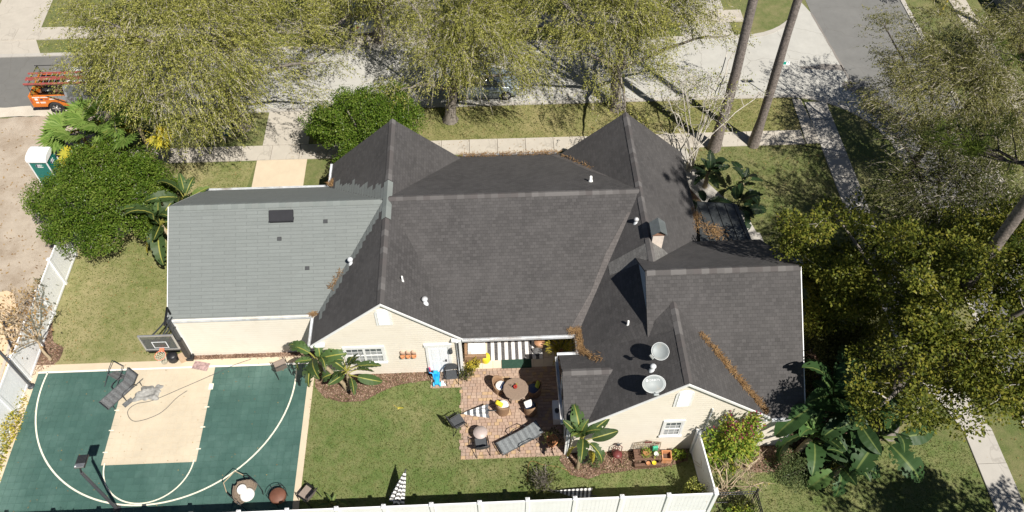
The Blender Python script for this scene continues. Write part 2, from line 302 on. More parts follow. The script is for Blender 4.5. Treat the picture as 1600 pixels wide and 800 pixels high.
def leaves(P, D, N, L, Wd):
    """rhombic leaves: base P, direction D, up N, length L, width Wd"""
    P = np.asarray(P); D = unit(D); Sd = unit(np.cross(D, N)); n = len(P)
    L = np.broadcast_to(np.asarray(L), (n,))[:, None]; Wd = np.broadcast_to(np.asarray(Wd), (n,))[:, None]
    up = unit(np.cross(Sd, D))
    mid = P + D * L * .45 + up * L * .06
    V = np.stack([P, mid + Sd * Wd * .5, P + D * L, mid - Sd * Wd * .5], 1).reshape(-1, 3)
    return V, np.arange(4 * n).reshape(n, 4)

class MB:
    def __init__(s): s.v = []; s.f = []; s.mi = []; s.sm = []
    def add(s, vs, fs, mi=0, sm=False):
        b = len(s.v); s.v += [tuple(p) for p in vs]
        for f in fs: s.f.append(tuple(b + i for i in f)); s.mi.append(mi); s.sm.append(sm)
        return s
    def box(s, c, d, rz=0.0, mi=0, rot=None, bev=0.0):
        hx, hy, hz = d[0] / 2, d[1] / 2, d[2] / 2
        m = rot if rot is not None else Matrix.Rotation(rz, 3, 'Z'); c = Vector(c)
        if bev:
            e = min(bev, hx * .45, hy * .45, hz * .9)
            ring = lambda i, z: [(-hx + i, -hy + i, z), (hx - i, -hy + i, z), (hx - i, hy - i, z), (-hx + i, hy - i, z)]
            vs = ring(0, -hz) + ring(0, hz - e) + ring(e, hz)
            fs = [(3, 2, 1, 0), (8, 9, 10, 11)] + [(a + i, a + (i + 1) % 4, a + 4 + (i + 1) % 4, a + 4 + i) for a in (0, 4) for i in range(4)]
        else:
            vs = [(x, y, z) for z in (-hz, hz) for x, y in ((-hx, -hy), (hx, -hy), (hx, hy), (-hx, hy))]
            fs = [(3, 2, 1, 0), (4, 5, 6, 7), (0, 1, 5, 4), (1, 2, 6, 5), (2, 3, 7, 6), (3, 0, 4, 7)]
        return s.add([c + m @ Vector(p) for p in vs], fs, mi)
    def bx(s, x0, x1, y0, y1, z0, z1, mi=0, bev=0.0):
        return s.box(((x0 + x1) / 2, (y0 + y1) / 2, (z0 + z1) / 2), (x1 - x0, y1 - y0, z1 - z0), 0, mi, None, bev)
    def tube(s, pts, r, n=8, mi=0, cap=True, sm=True):
        pts = [Vector(p) for p in pts]; k = len(pts); rr = r if isinstance(r, (list, tuple)) else [r] * k
        vs = []; fs = []; ref = None
        for i, p in enumerate(pts):
            d = (pts[min(i + 1, k - 1)] - pts[max(i - 1, 0)]).normalized()
            if ref is None: ref = Vector((0, 0, 1)) if abs(d.z) < .9 else Vector((1, 0, 0))
            a = d.cross(ref)
            if a.length < 1e-4: a = d.cross(Vector((0.3, 1, 0.2)))
            a.normalize(); b = a.cross(d); ref = b * -1 if False else ref
            for j in range(n):
                t = 2 * math.pi * j / n; vs.append(p + (a * math.cos(t) + b * math.sin(t)) * rr[i])
        for i in range(k - 1):
            for j in range(n): fs.append((i * n + j, i * n + (j + 1) % n, (i + 1) * n + (j + 1) % n, (i + 1) * n + j))
        s.add(vs, fs, mi, sm)
        if cap: s.add(vs[:n], [tuple(range(n))[::-1]], mi); s.add(vs[-n:], [tuple(range(n))], mi)
        return s
    def lathe(s, c, prof, n=20, mi=0, sm=True, sx=1.0, sy=1.0):
        vs = []; fs = []; k = len(prof)
        for r, z in prof:
            for j in range(n):
                t = 2 * math.pi * j / n; vs.append((c[0] + sx * r * math.cos(t), c[1] + sy * r * math.sin(t), c[2] + z))
        for i in range(k - 1):
            for j in range(n): fs.append((i * n + j, i * n + (j + 1) % n, (i + 1) * n + (j + 1) % n, (i + 1) * n + j))
        s.add(vs, fs, mi, sm)
        if prof[0][0] > 1e-3: s.add(vs[:n], [tuple(range(n))[::-1]], mi)
        if prof[-1][0] > 1e-3: s.add(vs[-n:], [tuple(range(n))], mi)
        return s
    def prism(s, pts, vec, mi=0):
        """polygon extruded along vec"""
        n = len(pts); a = [Vector(p) for p in pts]; b = [p + Vector(vec) for p in a]
        fs = [tuple(range(n))[::-1], tuple(range(n, 2 * n))] + [(i, (i + 1) % n, n + (i + 1) % n, n + i) for i in range(n)]
        return s.add(a + b, fs, mi)
    def build(s, name, mat, parent=None, world=False, loc=None):
        off = Vector((0, 0, 0))
        if world and parent is not None:
            p = parent
            while p is not None: off += p.location; p = p.parent
        if loc is not None: off += Vector(loc)
        me = bpy.data.meshes.new(name); me.from_pydata([tuple(Vector(p) - off) for p in s.v], [], s.f)
        for m in (mat if isinstance(mat, (list, tuple)) else [mat]): me.materials.append(m)
        me.polygons.foreach_set('material_index', s.mi); me.polygons.foreach_set('use_smooth', s.sm)
        me.update(); uv = me.uv_layers.new(name='UVMap').data
        for p in me.polygons:
            nrm = p.normal
            u = Vector((0, 0, 1)).cross(nrm)
            u = Vector((1, 0, 0)) if u.length < 0.05 else u.normalized()
            v = nrm.cross(u)
            for li in p.loop_indices:
                q = Vector(s.v[me.loops[li].vertex_index]); uv[li].uv = (q.dot(u), q.dot(v))
        o = bpy.data.objects.new(name, me); link(o, parent)
        if loc is not None: o.location = loc
        return o

def dup(root, loc, rz=None, label=None):
    r = root.copy(); COL.objects.link(r); r.location = loc
    if rz is not None: r.rotation_euler = (0, 0, rz)
    if label: r['label'] = label
    for ch in list(root.children):
        c = ch.copy(); COL.objects.link(c); c.parent = r
        for g in list(ch.children):
            d = g.copy(); COL.objects.link(d); d.parent = c
    return r

def inst(me, name, parent, loc, rot=(0, 0, 0), sc=(1, 1, 1)):
    o = bpy.data.objects.new(name, me); link(o, parent); o.location = loc; o.rotation_euler = rot; o.scale = sc
    return o

def sheet(name, poly, z, mat, kind='structure', thick=0.0, parent=None):
    b = MB()
    if thick: b.prism([(x, y, z - thick) for x, y in poly], (0, 0, thick))
    else: b.add([(x, y, z) for x, y in poly], [tuple(range(len(poly)))])
    o = b.build(name, mat, parent)
    if kind and parent is None: o['kind'] = kind
    return o

def area2(poly):
    return sum(poly[i][0] * poly[(i + 1) % len(poly)][1] - poly[(i + 1) % len(poly)][0] * poly[i][1] for i in range(len(poly)))

def in_poly(P, poly):
    x, y = P[:, 0], P[:, 1]; r = np.zeros(len(P), bool); n = len(poly)
    for i in range(n):
        x0, y0 = poly[i]; x1, y1 = poly[(i + 1) % n]
        c = ((y0 > y) != (y1 > y)) & (x < (x1 - x0) * (y - y0) / (y1 - y0 + 1e-12) + x0); r ^= c
    return r

def scatter(poly, n):
    a = np.array(poly); P = rng.uniform(a.min(0), a.max(0), (int(n), 2)); return P[in_poly(P, poly)]

def chips(name, polys, dens, mat, L, Wd, z=0.02, tilt=0.35, kind='stuff', parent=None):
    Vs = []; Fs = []; k = 0
    for poly in polys:
        a = np.array(poly); ar = np.prod(a.max(0) - a.min(0)); P2 = scatter(poly, ar * dens)
        n = len(P2); P = np.c_[P2, np.full(n, z) + rng.uniform(0, .015, n)]
        th = rng.uniform(0, 2 * np.pi, n); D = np.c_[np.cos(th), np.sin(th), rng.uniform(-tilt * .3, tilt, n)]
        N = np.c_[rng.normal(0, tilt, n), rng.normal(0, tilt, n), np.ones(n)]
        V, F = leaves(P, D, N, rng.uniform(L[0], L[1], n), rng.uniform(Wd[0], Wd[1], n)); Vs.append(V); Fs.append(F + k); k += len(V)
    o = bpy.data.objects.new(name, arr_mesh(name, np.concatenate(Vs), np.concatenate(Fs), mat)); link(o, parent)
    if kind: o['kind'] = kind
    return o

def text_mesh(txt, size, ext=0.004, shear=0.0):
    c = bpy.data.curves.new('lettering', 'FONT'); c.body = txt; c.size = size; c.align_x = 'CENTER'; c.align_y = 'CENTER'; c.extrude = ext; c.shear = shear
    o = bpy.data.objects.new('lettering', c); COL.objects.link(o); bpy.context.view_layer.update()
    me = bpy.data.meshes.new_from_object(o.evaluated_get(bpy.context.evaluated_depsgraph_get()))
    bpy.data.objects.remove(o); me.materials.clear(); return me

# ------------------------------------------------------------------ the setting
def arc(cx, cy, r, a0, a1, n=10):
    return [(cx + r * math.cos(R(a0 + (a1 - a0) * i / n)), cy + r * math.sin(R(a0 + (a1 - a0) * i / n))) for i in range(n + 1)]
def wobble(poly, amp=0.06, step=0.35):
    out = []; n = len(poly)
    for i in range(n):
        a = Vector((*poly[i], 0)); b = Vector((*poly[(i + 1) % n], 0)); k = max(1, int((b - a).length / step))
        for j in range(k):
            p = a.lerp(b, j / k); out.append((p.x + random.uniform(-amp, amp), p.y + random.uniform(-amp, amp)))
    return out

sheet('ground', [(-300, -200), (300, -200), (300, 400), (-300, 400)], -0.012, M['lawn'])
BACK = [(-7.95, 12.3), (9.4, 12.3), (9.4, 15), (-1.4, 15), (-1.4, 19.2), (-8, 19.2)]
sheet('lawn', BACK, -0.004, M['lawn_green'])
EASTL = [(9.41, 5), (19.75, 5), (19.75, 14.8), (9.41, 14.8)]
sheet('lawn', EASTL, -0.004, M['lawn_green'])
sheet('lawn', [(-20.62, 20.1), (-13.0, 20.1), (-13.0, 28), (-12.5, 32.5), (-20.3, 32.5)], -0.004, M['lawn_side'])
VERGE = [(-9.6, 33.72), (17.6, 33.72), (17.9, 36.3), (17.2, 36.55), (-9.6, 36.55)]
sheet('verge', VERGE, -0.004, M['lawn_dry'])
DIRT = wobble([(-90, 5), (-20.75, 5), (-20.7, 26), (-20.2, 30), (-20.6, 34.5), (-19.2, 36.6), (-90, 36.6)], 0.12, 0.6)
sheet('dirt_lot', DIRT, 0.0, M['dirt'])

# main street, intersection, cross street
sheet('street', [(-150, 36.62), (-18.5, 36.62), (-18.5, 42.02), (-150, 42.02)], 0.0, M['asphalt'])
CONC = ([(-18.5, 36.62), (17.2, 36.62)] + arc(17.2, 31.2, 5.42, 90, 12, 10) + [(22.6, 32.0), (21.6, 36.9), (20.95, 44.3)] + arc(16.2, 46.2, 4.2, 0, -90, 10) + [(-18.5, 42.0)])
sheet('intersection_pavement', CONC, 0.0, M['roadconc'])
sheet('cross_street', [(22.6, -20), (27.1, -20), (27.1, 120), (20.6, 120), (20.95, 44.3), (21.6, 36.9), (22.6, 32.0)], 0.0, M['asphalt2'])
# dark joint line between concrete and asphalt and tar patches
sheet('road_joint', wobble([(20.9, 44.3), (21.55, 36.9), (22.5, 32.2), (22.62, 32.2), (21.68, 36.9), (21.02, 44.3)], 0.025, 0.5), 0.004, M['patch'])
sheet('road_patch', wobble([(18.9, 38.9), (21.4, 38.65), (21.45, 39.15), (20.2, 39.35), (19.9, 39.1), (18.9, 39.15)], 0.04, .3), 0.004, M['patch'])
sheet('road_patch', wobble([(20.9, 37.1), (21.6, 36.6), (21.55, 37.6), (21.1, 37.7)], 0.05, .3), 0.004, M['patch'])
sheet('road_patch', wobble([(21.5, 35.2), (22.1, 34.6), (22.0, 35.7), (21.6, 35.9)], 0.05, .3), 0.004, M['patch'])
sheet('street_shoulder', wobble([(-60, 36.65), (-19, 36.65), (-19, 37.5), (-60, 37.25)], 0.10, .5), 0.004, mground('sandy_shoulder', [(0.35, (0.42, 0.37, 0.30)), (0.6, (0.60, 0.54, 0.45)), (0.75, (0.52, 0.42, 0.30))], 1.2, 0.4))
b = MB(); b.lathe((24.6, 36.9, 0.004), [(0.34, 0), (0.34, .012), (0.3, .016), (0.0, .016)], 20); tag(b.build('manhole_cover', mk('rusty_iron', (0.16, 0.12, 0.10), 0.8)), 'round rusty manhole cover in the grey cross street', 'manhole cover')

def kerb(path, w=0.28, h=0.05, name='kerb', mat=None):
    b = MB(); n = len(path); L = []
    for i, p in enumerate(path):
        a = Vector((*path[max(i - 1, 0)], 0)); c = Vector((*path[min(i + 1, n - 1)], 0)); d = (c - a).normalized(); q = Vector((-d.y, d.x, 0)) * w / 2
        L.append((Vector((*p, 0)) + q, Vector((*p, 0)) - q))
    for i in range(n - 1):
        a0, b0 = L[i]; a1, b1 = L[i + 1]; z = Vector((0, 0, h)); dn = Vector((0, 0, -.1))
        b.add([a0 + dn, b0 + dn, b1 + dn, a1 + dn, a0 + z, b0 + z, b1 + z, a1 + z], [(4, 5, 6, 7), (0, 1, 5, 4), (1, 2, 6, 5), (2, 3, 7, 6), (3, 0, 4, 7)])
    o = b.build(name, mat or M['concgrey']); o['kind'] = 'structure'; return o
kerb([(-18.2, 36.55), (-9.7, 36.55)] + [(x, 36.55) for x in range(-8, 17, 3)] + [(17.2, 36.55)])
kerb(arc(17.2, 31.2, 5.36, 90, 12, 12) + [(22.55, 30), (22.55, 20), (22.55, 0), (22.55, -20)])
kerb([(-150, 42.1), (-18.5, 42.1), (0, 42.1), (16.2, 42.1)] + arc(16.2, 46.3, 4.2, -90, 0, 10) + [(20.3, 60), (20.0, 120)])
kerb([(27.2, -20), (27.2, 20), (27.2, 44), (27.2, 120)])

def slabs(name, x0, x1, y0, y1, along, step, mat, h=0.05, lim=(-40, 40)):
    """pavement with each slab a part"""
    root = sheet(name, [(x0, y0), (x1, y0), (x1, y1), (x0, y1)], -0.002, M['sand'], None); root['kind'] = 'structure'
    a, c = (x0, x1) if along == 'x' else (y0, y1); n = max(1, round((c - a) / step)); s = (c - a) / n
    lx, ly = (s - .018, y1 - y0) if along == 'x' else (x1 - x0, s - .018)
    me = None
    for i in range(n):
        m = a + s * (i + .5)
        loc = (m, (y0 + y1) / 2, 0) if along == 'x' else ((x0 + x1) / 2, m, 0)
        if me is None:
            o = MB().box((0, 0, 0), (lx, ly, 2 * h), bev=0.012).build('slab', mat, root); me = o.data; o.location = loc
        else: o = inst(me, 'slab', root, loc)
        o.location.z += random.uniform(-.006, .006)
    return root
slabs('sidewalk', -21.0, 17.55, 32.58, 33.68, 'x', 1.55, M['conc'])
slabs('sidewalk', 18.35, 19.6, 18.0, 35.95, 'y', 1.5, M['concgrey']); slabs('sidewalk', 19.8, 21.02, 2.0, 15.2, 'y', 1.5, M['concgrey']); sheet('sidewalk', [(19.8, 15.21), (21.02, 15.21), (20.6, 16.8), (19.6, 17.98), (18.35, 17.98), (19.3, 16.6)], 0.05, M['concgrey'], thick=.08)
slabs('sidewalk', 30.2, 31.3, 20, 60, 'y', 1.5, M['conc'])
slabs('sidewalk', -40, 16.5, 43.6, 44.8, 'x', 1.55, M['conc'])
slabs('driveway', -12.45, -9.75, 28.3, 32.56, 'y', 2.1, M['cream_conc'])
slabs('driveway', -12.3, -9.8, 33.7, 36.4, 'y', 2.7, M['conc'])
sheet('driveway', [(-30.4, 42.2), (-26.9, 42.2), (-27.6, 43.6), (-28.3, 60), (-31.5, 60), (-30.9, 43.6)], 0.012, M['conc'])
sheet('driveway', [(-8.9, 42.2), (-2.6, 42.2), (-3.2, 56), (-8.2, 56)], 0.012, M['conc'])
sheet('driveway', [(12.3, 42.2), (15.6, 42.2), (14.9, 56), (12.0, 56)], 0.012, M['concgrey'])
sheet('corner_ramp', [(17.6, 32.6), (18.35, 32.6), (18.35, 34), (18.2, 36.2), (17.7, 36.3)], 0.03, M['conc'])
sheet('front_walk', [(9.9, 32.5), (10.9, 32.5), (11.2, 30.6), (12.2, 28.9), (13.1, 28.0), (13.5, 26.1), (12.5, 26.0), (12.1, 27.3), (11.1, 28.5), (10.3, 30.2)], 0.05, M['concgrey'], thick=0.06)
sheet('porch_slab', [(11.6, 23.9), (13.9, 23.9), (13.55, 26.3), (12.4, 26.5), (11.6, 26.4)], 0.14, M['concgrey'], thick=0.15)
sheet('stepping_pad', [(12.4, 23.0), (15.7, 23.7), (15.6, 24.5), (14.6, 24.9), (12.4, 24.2)], 0.03, M['concgrey'], thick=0.04)

# ------------------------------------------------------------------ mulch beds
BED1 = wobble([(-13.5, 20.12), (-7.75, 20.05), (-7.75, 20.5), (-13.5, 20.5)], 0.02)
BED2 = wobble([(-7.9, 19.2), (-7.9, 18.5), (-7.4, 17.95), (-6.6, 17.68), (-5.7, 17.72), (-5.1, 18.05), (-4.5, 18.35), (-3.7, 18.55), (-2.8, 18.62), (-2.8, 19.2)], 0.03)
BED3 = wobble([(2.75, 15.1), (2.6, 14.6), (3.0, 13.95), (3.7, 13.75), (4.3, 13.95), (5.6, 14.1), (7.0, 14.15), (7.9, 14.4), (8.0, 15.1)], 0.03)
BED4 = wobble([(8.2, 15.1), (8.25, 14.25), (9.6, 14.1), (10.6, 13.75), (11.4, 13.7), (12.2, 14.2), (15.0, 15.2), (16.0, 17), (13.4, 21), (12.2, 21), (12.2, 15.1)], 0.04)
BED5 = wobble([(-20.6, 12.4), (-20.3, 12.4), (-20.66, 15.0), (-20.55, 19.5), (-19.5, 20.3), (-19.5, 21.0), (-20.1, 21.3), (-20.45, 22.5), (-20.6, 22.5)], 0.03)
BED6 = wobble([(9.75, 31.8), (9.6, 23.5), (11.5, 23.5), (12.6, 26), (11.2, 28.6), (10.2, 30.4)], 0.05)
for i, p in enumerate((BED1, BED2, BED3, BED4, BED5, BED6)): sheet('mulch_bed', p, 0.012, M['mulch'])
chips('mulch_chips', [BED1, BED2, BED3, BED4, BED5], 420, M['chip'], (.05, .12), (.02, .05), 0.02, 0.5)
chips('grass', [BACK, EASTL], 260, M['blade'], (.05, .11), (.018, .032), 0.0, 1.4)
chips('grass', [[(-20.4, 20.2), (-13.6, 20.5), (-12.6, 32.5), (-20, 32.5)], VERGE, [(10, 24), (18.2, 24), (18.2, 32.5), (10, 32.5)]], 150, M['blade'], (.05, .11), (.02, .034), 0.0, 1.2)
chips('leaf_litter', [VERGE, BED6, [(10, 24), (18.2, 24), (18.2, 32.5), (10, 32.5)], [(-20.4, 20.2), (-13.6, 20.5), (-12.6, 32.5), (-20, 32.5)], [(19.7, 12), (22.4, 12), (22.4, 33), (19.7, 33)]], 5, M['dryleaf'], (.05, .1), (.03, .06), 0.02, 0.3)
chips('street_leaves', [[(-18, 36.6), (16, 36.6), (16, 37.4), (-18, 37.4)], [(-11, 32.6), (12, 32.6), (12, 33.6), (-11, 33.6)]], 9, M['dryleaf'], (.04, .1), (.03, .06), 0.055, 0.2)
chips('dirt_debris', [[(-32, 12), (-20.9, 12), (-20.9, 36), (-34, 36)]], 6, M['dryleaf'], (.06, .2), (.03, .07), 0.01, 0.3)
sheet('sand_patch', wobble([(-26, 15), (-21.6, 15), (-21.4, 19), (-21.9, 22.5), (-22.8, 24.2), (-24.5, 24.5), (-27, 22)], .12, .4), 0.005, mground('orange_sand', [(0.3, (0.58, 0.42, 0.26)), (0.55, (0.70, 0.53, 0.35)), (0.75, (0.62, 0.45, 0.30))], 1.5, .4))
chips('court_leaves', [[(-20.3, 12.6), (-8.2, 12.6), (-8.2, 20), (-20.3, 20)]], 1.1, M['dryleaf'], (.04, .09), (.025, .05), 0.045, 0.2)
b = MB(); b.box((-21.9, 20.0, 0.03), (0.14, 3.0, 0.05), R(4)); tag(b.build('wood_plank', mk('bleached_plank', (0.5, 0.45, 0.38), 0.9)), 'bleached wooden plank lying on orange sand beside the white fence', 'plank')

# ------------------------------------------------------------------ basketball court
court = sheet('court', [(-20.66, 12.3), (-7.98, 12.3), (-7.98, 20.12), (-20.66, 20.12)], 0.02, M['cream_conc'], None, 0.03)
court['kind'] = 'structure'
CX0, CY1, T = -20.24, 19.68, 0.3
MB().bx(CX0, -8.24, 12.35, CY1, 0.0, 0.026).build('court_underlay', M['court_base'], court); MB().bx(-16.14, -12.64, 15.18, CY1 - .005, 0.02, 0.03).build('court_underlay', M['cream_conc'], court)
b0 = MB().box((0, 0, 0), (T - .008, T - .008, .02), bev=.004); tile_me = None
field = MB(); ft = MB(); cnt = 0
def in_lane(x, y): return -16.2 < x < -12.55 and y > 15.3
nx = 40; ny = 24
for j in range(ny):
    for i in range(nx):
        x = CX0 + (i + .5) * T; y = CY1 - (j + .5) * T; tan = in_lane(x, y)
        if y < 12.4: continue
        if 14 <= j <= 21 and cnt < 300:
            mt = 'tan_tile' if tan else 'green_tile'
            if tile_me is None: tile_me = {}
            if mt not in tile_me:
                o = MB().box((0, 0, 0), (T - .008, T - .008, .02), bev=.004).build('tile', M[mt], court); tile_me[mt] = o.data; o.location = (x, y, .03)
            else: o = inst(tile_me[mt], 'tile', court, (x, y, .03))
            o.location.z += random.uniform(-.0015, .0015); cnt += 1
        else:
            (ft if tan else field).box((x, y, .03 + random.uniform(-.0015, .0015)), (T - .008, T - .008, .02), bev=.004)
o = field.build('tile_field', M['green_tile_i'], court); o['kind'] = 'stuff'
o = ft.build('tile_field', M['tan_tile_i'], court); o['kind'] = 'stuff'
def strip(path, w, z, name='court_line', mat=None, parent=None):
    b = MB(); n = len(path); vs = []
    for i, p in enumerate(path):
        a = Vector((*path[max(i - 1, 0)], 0)); c = Vector((*path[min(i + 1, n - 1)], 0)); d = (c - a).normalized(); q = Vector((-d.y, d.x, 0)) * w / 2; p = Vector((*p, z))
        vs += [p + q, p - q]
    b.add(vs, [(2 * i, 2 * i + 1, 2 * i + 3, 2 * i + 2) for i in range(n - 1)])
    return b.build(name, mat or M['line'], parent if parent else court)
LZ = .0455
strip([(-20.24, 19.72), (-8.2, 19.72)], .075, LZ, mat=M['white'])
strip(arc(-14.33, 18.95, 5.55, 172, 368, 60), .065, LZ)
strip(arc(-14.37, 15.3, 1.83, 181, 359, 30), .055, LZ)
for x, s in ((-16.2, -1), (-12.55, 1)):
    for y in (15.75, 16.75, 17.7): strip([(x, y), (x + s * .2, y)], .05, LZ)
    b = MB().bx(min(x, x + s * .2), max(x, x + s * .2), 18.55, 18.85, LZ - .001, LZ + .001).build('court_line', M['line'], court)

# ------------------------------------------------------------------ paved patio
PAT = [(-1.49, 14.82), (2.62, 14.82), (2.82, 15.1), (2.82, 18.0), (3.55, 18.0), (3.55, 19.08), (-2.75, 19.08), (-2.75, 18.22), (-1.49, 18.22)]
patio = sheet('patio', PAT, 0.0, M['sand'], None); patio['kind'] = 'structure'
bits = {}; pf = MB(); n_p = 0; y = 14.83; row = 0
while y < 19.05:
    h = .148; x = -2.75 + random.uniform(-.1, 0)
    while x < 3.55:
        w = random.choice((.15, .205, .205, .255))
        cx = x + w / 2; cy = y + h / 2
        if in_poly(np.array([[cx, cy]]), PAT)[0]:
            if n_p < 300:
                if w not in bits:
                    o = MB().box((0, 0, 0), (w - .012, h - .012, .05), bev=.008).build('paver', M['paver'], patio); bits[w] = o.data; o.location = (cx, cy, .012)
                else: o = inst(bits[w], 'paver', patio, (cx, cy, .012))
                o.location.z += random.uniform(-.003, .004); o.rotation_euler.z = random.uniform(-.012, .012); n_p += 1
            else: pf.box((cx, cy, .012 + random.uniform(-.003, .004)), (w - .012, h - .012, .05), random.uniform(-.012, .012), bev=.008)
        x += w
    y += h; row += 1
o = pf.build('paver_field', M['paver_i'], patio); o['kind'] = 'stuff'
# lanai floor under the eave
lanai = sheet('lanai_floor', [(-1.42, 19.1), (3.6, 19.1), (3.6, 22.2), (-1.42, 22.2)], 0.02, M['sand'], None, .03); lanai['kind'] = 'structure'
tm = None
for i in range(11):
    for j in range(7):
        x = -1.42 + .457 * (i + .5); y = 19.1 + .443 * (j + .5)
        if tm is None: o = MB().box((0, 0, 0), (.449, .435, .03), bev=.004).build('floor_tile', M['tile'], lanai); tm = o.data; o.location = (x, y, .025)
        else: inst(tm, 'floor_tile', lanai, (x, y, .025))

# ------------------------------------------------------------------ the house
house = thing('house', 'cream sided single storey house with dark shingled gables and a paler garage wing', 'house', (0, 22, 0))
def HP(b, name, mat, parent=None): return b.build(name, mat, parent or house, True)
roof = MB().bx(-4.3, 6.5, 19.6, 29.0, 2.72, 2.76)      # attic deck that the slopes sit on
roof = HP(roof, 'roof', M['white'])
TH = 0.07
def slope(pts, mat='shingle', name='roof_slope'):
    n = (Vector(pts[1]) - Vector(pts[0])).cross(Vector(pts[2]) - Vector(pts[0])).normalized()
    if n.z < 0: pts = pts[::-1]; n = -n
    b = MB(); k = len(pts); a = [Vector(p) for p in pts]; lo = [p - n * TH for p in a]
    b.add(a, [tuple(range(k))], 0)
    b.add(a + lo, [(i, k + i, k + (i + 1) % k, (i + 1) % k) for i in range(k)], 0); b.add(lo, [tuple(range(k))[::-1]], 1)
    return b.build(name, [M[mat], M['white']], roof, True)
ZR = 5.6
# main roof (ridge along x)
slope([(-4.38, 24.48, ZR), (6.6, 24.48, ZR), (3.75, 18.93, 2.87), (-1.45, 18.93, 2.87)])
slope([(-4.38, 24.48, ZR), (6.6, 24.48, ZR), (6.6, 29.75, 2.72), (-4.38, 29.75, 2.72)])
# west cross gable
WX, WS, WN = -4.38, 18.93, 29.45
slope([(WX, WS, ZR), (WX, WN, ZR), (-7.62, WN, 2.75), (-7.62, WS, 2.75)])
slope([(WX, WS, ZR), (WX, WN, ZR), (-1.27, WN, 2.85), (-1.27, WS, 2.85)])
# east wing (ridge along y), its long west slope
EX = 6.6
slope([(EX, 20.2, ZR), (EX, 29.45, ZR), (3.55, 29.45, 2.88), (3.55, 18.0, 2.88), (6.18, 18.0, 5.228), (6.18, 20.2, 5.228)])
slope([(EX, 20.2, ZR), (EX, 29.45, ZR), (9.65, 29.45, 2.85), (9.78, 20.2, 2.77)])
# south gable and the east block
SX, SZ = 7.07, 5.75
slope([(SX, 14.82, SZ), (SX, 18.9, SZ), (9.2, 17.0, 4.08), (10.75, 15.4, 2.85), (10.75, 14.82, 2.85)])
slope([(SX, 14.82, SZ), (SX, 17.2, SZ), (3.55, 17.2, 2.84), (3.55, 14.82, 2.84)])
slope([(SX, 17.19, SZ), (SX, 18.6, SZ), (6.18, 18.02, 5.226), (3.555, 18.02, 2.885)]); slope([(SX, 17.19, SZ), (3.555, 18.02, 2.885), (3.555, 17.19, 2.845)])
BZ, BY = 6.5, 19.4
slope([(6.02, BY, BZ), (12.12, BY, BZ), (12.08, 14.76, 2.835), (10.72, 14.76, 2.835), (7.05, 18.3, 5.631), (6.02, 17.0, 4.604)])
slope([(6.02, BY, BZ), (12.12, BY, BZ), (12.08, 23.2, 3.5), (6.02, 23.2, 3.5)])
# small west bay
slope([(2.68, 16.65, 3.74), (5.6, 16.65, 3.74), (5.6, 17.96, 2.84), (2.68, 17.96, 2.84)])
slope([(2.68, 16.65, 3.74), (5.6, 16.65, 3.74), (3.75, 14.84, 2.84), (2.68, 14.84, 2.84)])
# garage
GZ, GY = 5.45, 24.5
slope([(-13.78, GY, GZ), (-4.6, GY, GZ), (-4.6, 20.38, 2.9), (-13.78, 20.38, 2.9)], 'shingle_new')
slope([(-13.78, GY, GZ), (-4.6, GY, GZ), (-4.6, 28.1, 2.55), (-13.78, 28.1, 2.55)], 'shingle_new')
# pale newer shingles woven up the dark slope where the garage roof meets it
def weave(pairs):
    b = MB(); dx, dz = -3.24, -2.85
    def P(x, y, up=.012):
        z = ZR + (x - WX) * .8796; return (x - .66 * up, y, z + .75 * up)
    for (x0, x1, y0, y1) in pairs: b.add([P(x0, y0), P(x1, y0), P(x1, y1), P(x0, y1)], [(0, 3, 2, 1)])
    HP(b, 'roof_patch', M['shingle_new'], roof)
pr = []
for i in range(20):
    x1 = WX - .05 - i * .145; x0 = x1 - .14; zz = ZR + (x0 - WX) * .88
    yv = GY + (GZ - zz) / .81                                   # where the garage roof meets this height, north side
    pr.append((x0, x1, yv - .1, yv + random.uniform(.25, .95) * (1.0 if i < 14 else .6)))
    yv = GY - (GZ - zz) / .619; pr.append((x0, x1, yv - random.uniform(.3, .55), yv + .1))
weave(pr)
HP(MB().add([(6.55, 20.75, 5.575), (6.55, 21.6, 5.575), (5.0, 21.6, 4.19), (5.0, 20.95, 4.19)], [(0, 1, 2, 3)]), 'roof_patch', M['shingle_faded'], roof)
HP(MB().add([(6.66, 20.6, 5.575), (7.75, 20.6, 4.565), (8.1, 21.2, 4.245), (7.3, 21.62, 4.985), (6.66, 21.62, 5.575)], [(0, 1, 2, 3, 4)]), 'roof_patch', M['shingle_faded'], roof)
def vstrip(pts, mat='valley'): HP(MB().add(pts, [tuple(range(len(pts)))]), 'valley_lining', M[mat], roof)
def mS(x, y, up=.012): return (x, y, ZR - .4919 * (24.48 - y) + up)
def mN(x, y, up=.012): return (x, y, ZR - .5465 * (y - 24.48) + up)
vstrip([mS(6.6 - .5516 * (24.48 - y) - o, y) for y, o in ((23.6, .12), (22, .3), (20.5, .22), (19.05, .42), (19.05, -.05), (23.6, -.05))])
vstrip([mN(6.6 - .6128 * (y - 24.48) - o, y) for y, o in ((26.2, .05), (27.2, .32), (28.2, .24), (29.5, .4), (29.5, -.1), (26.2, -.05))])
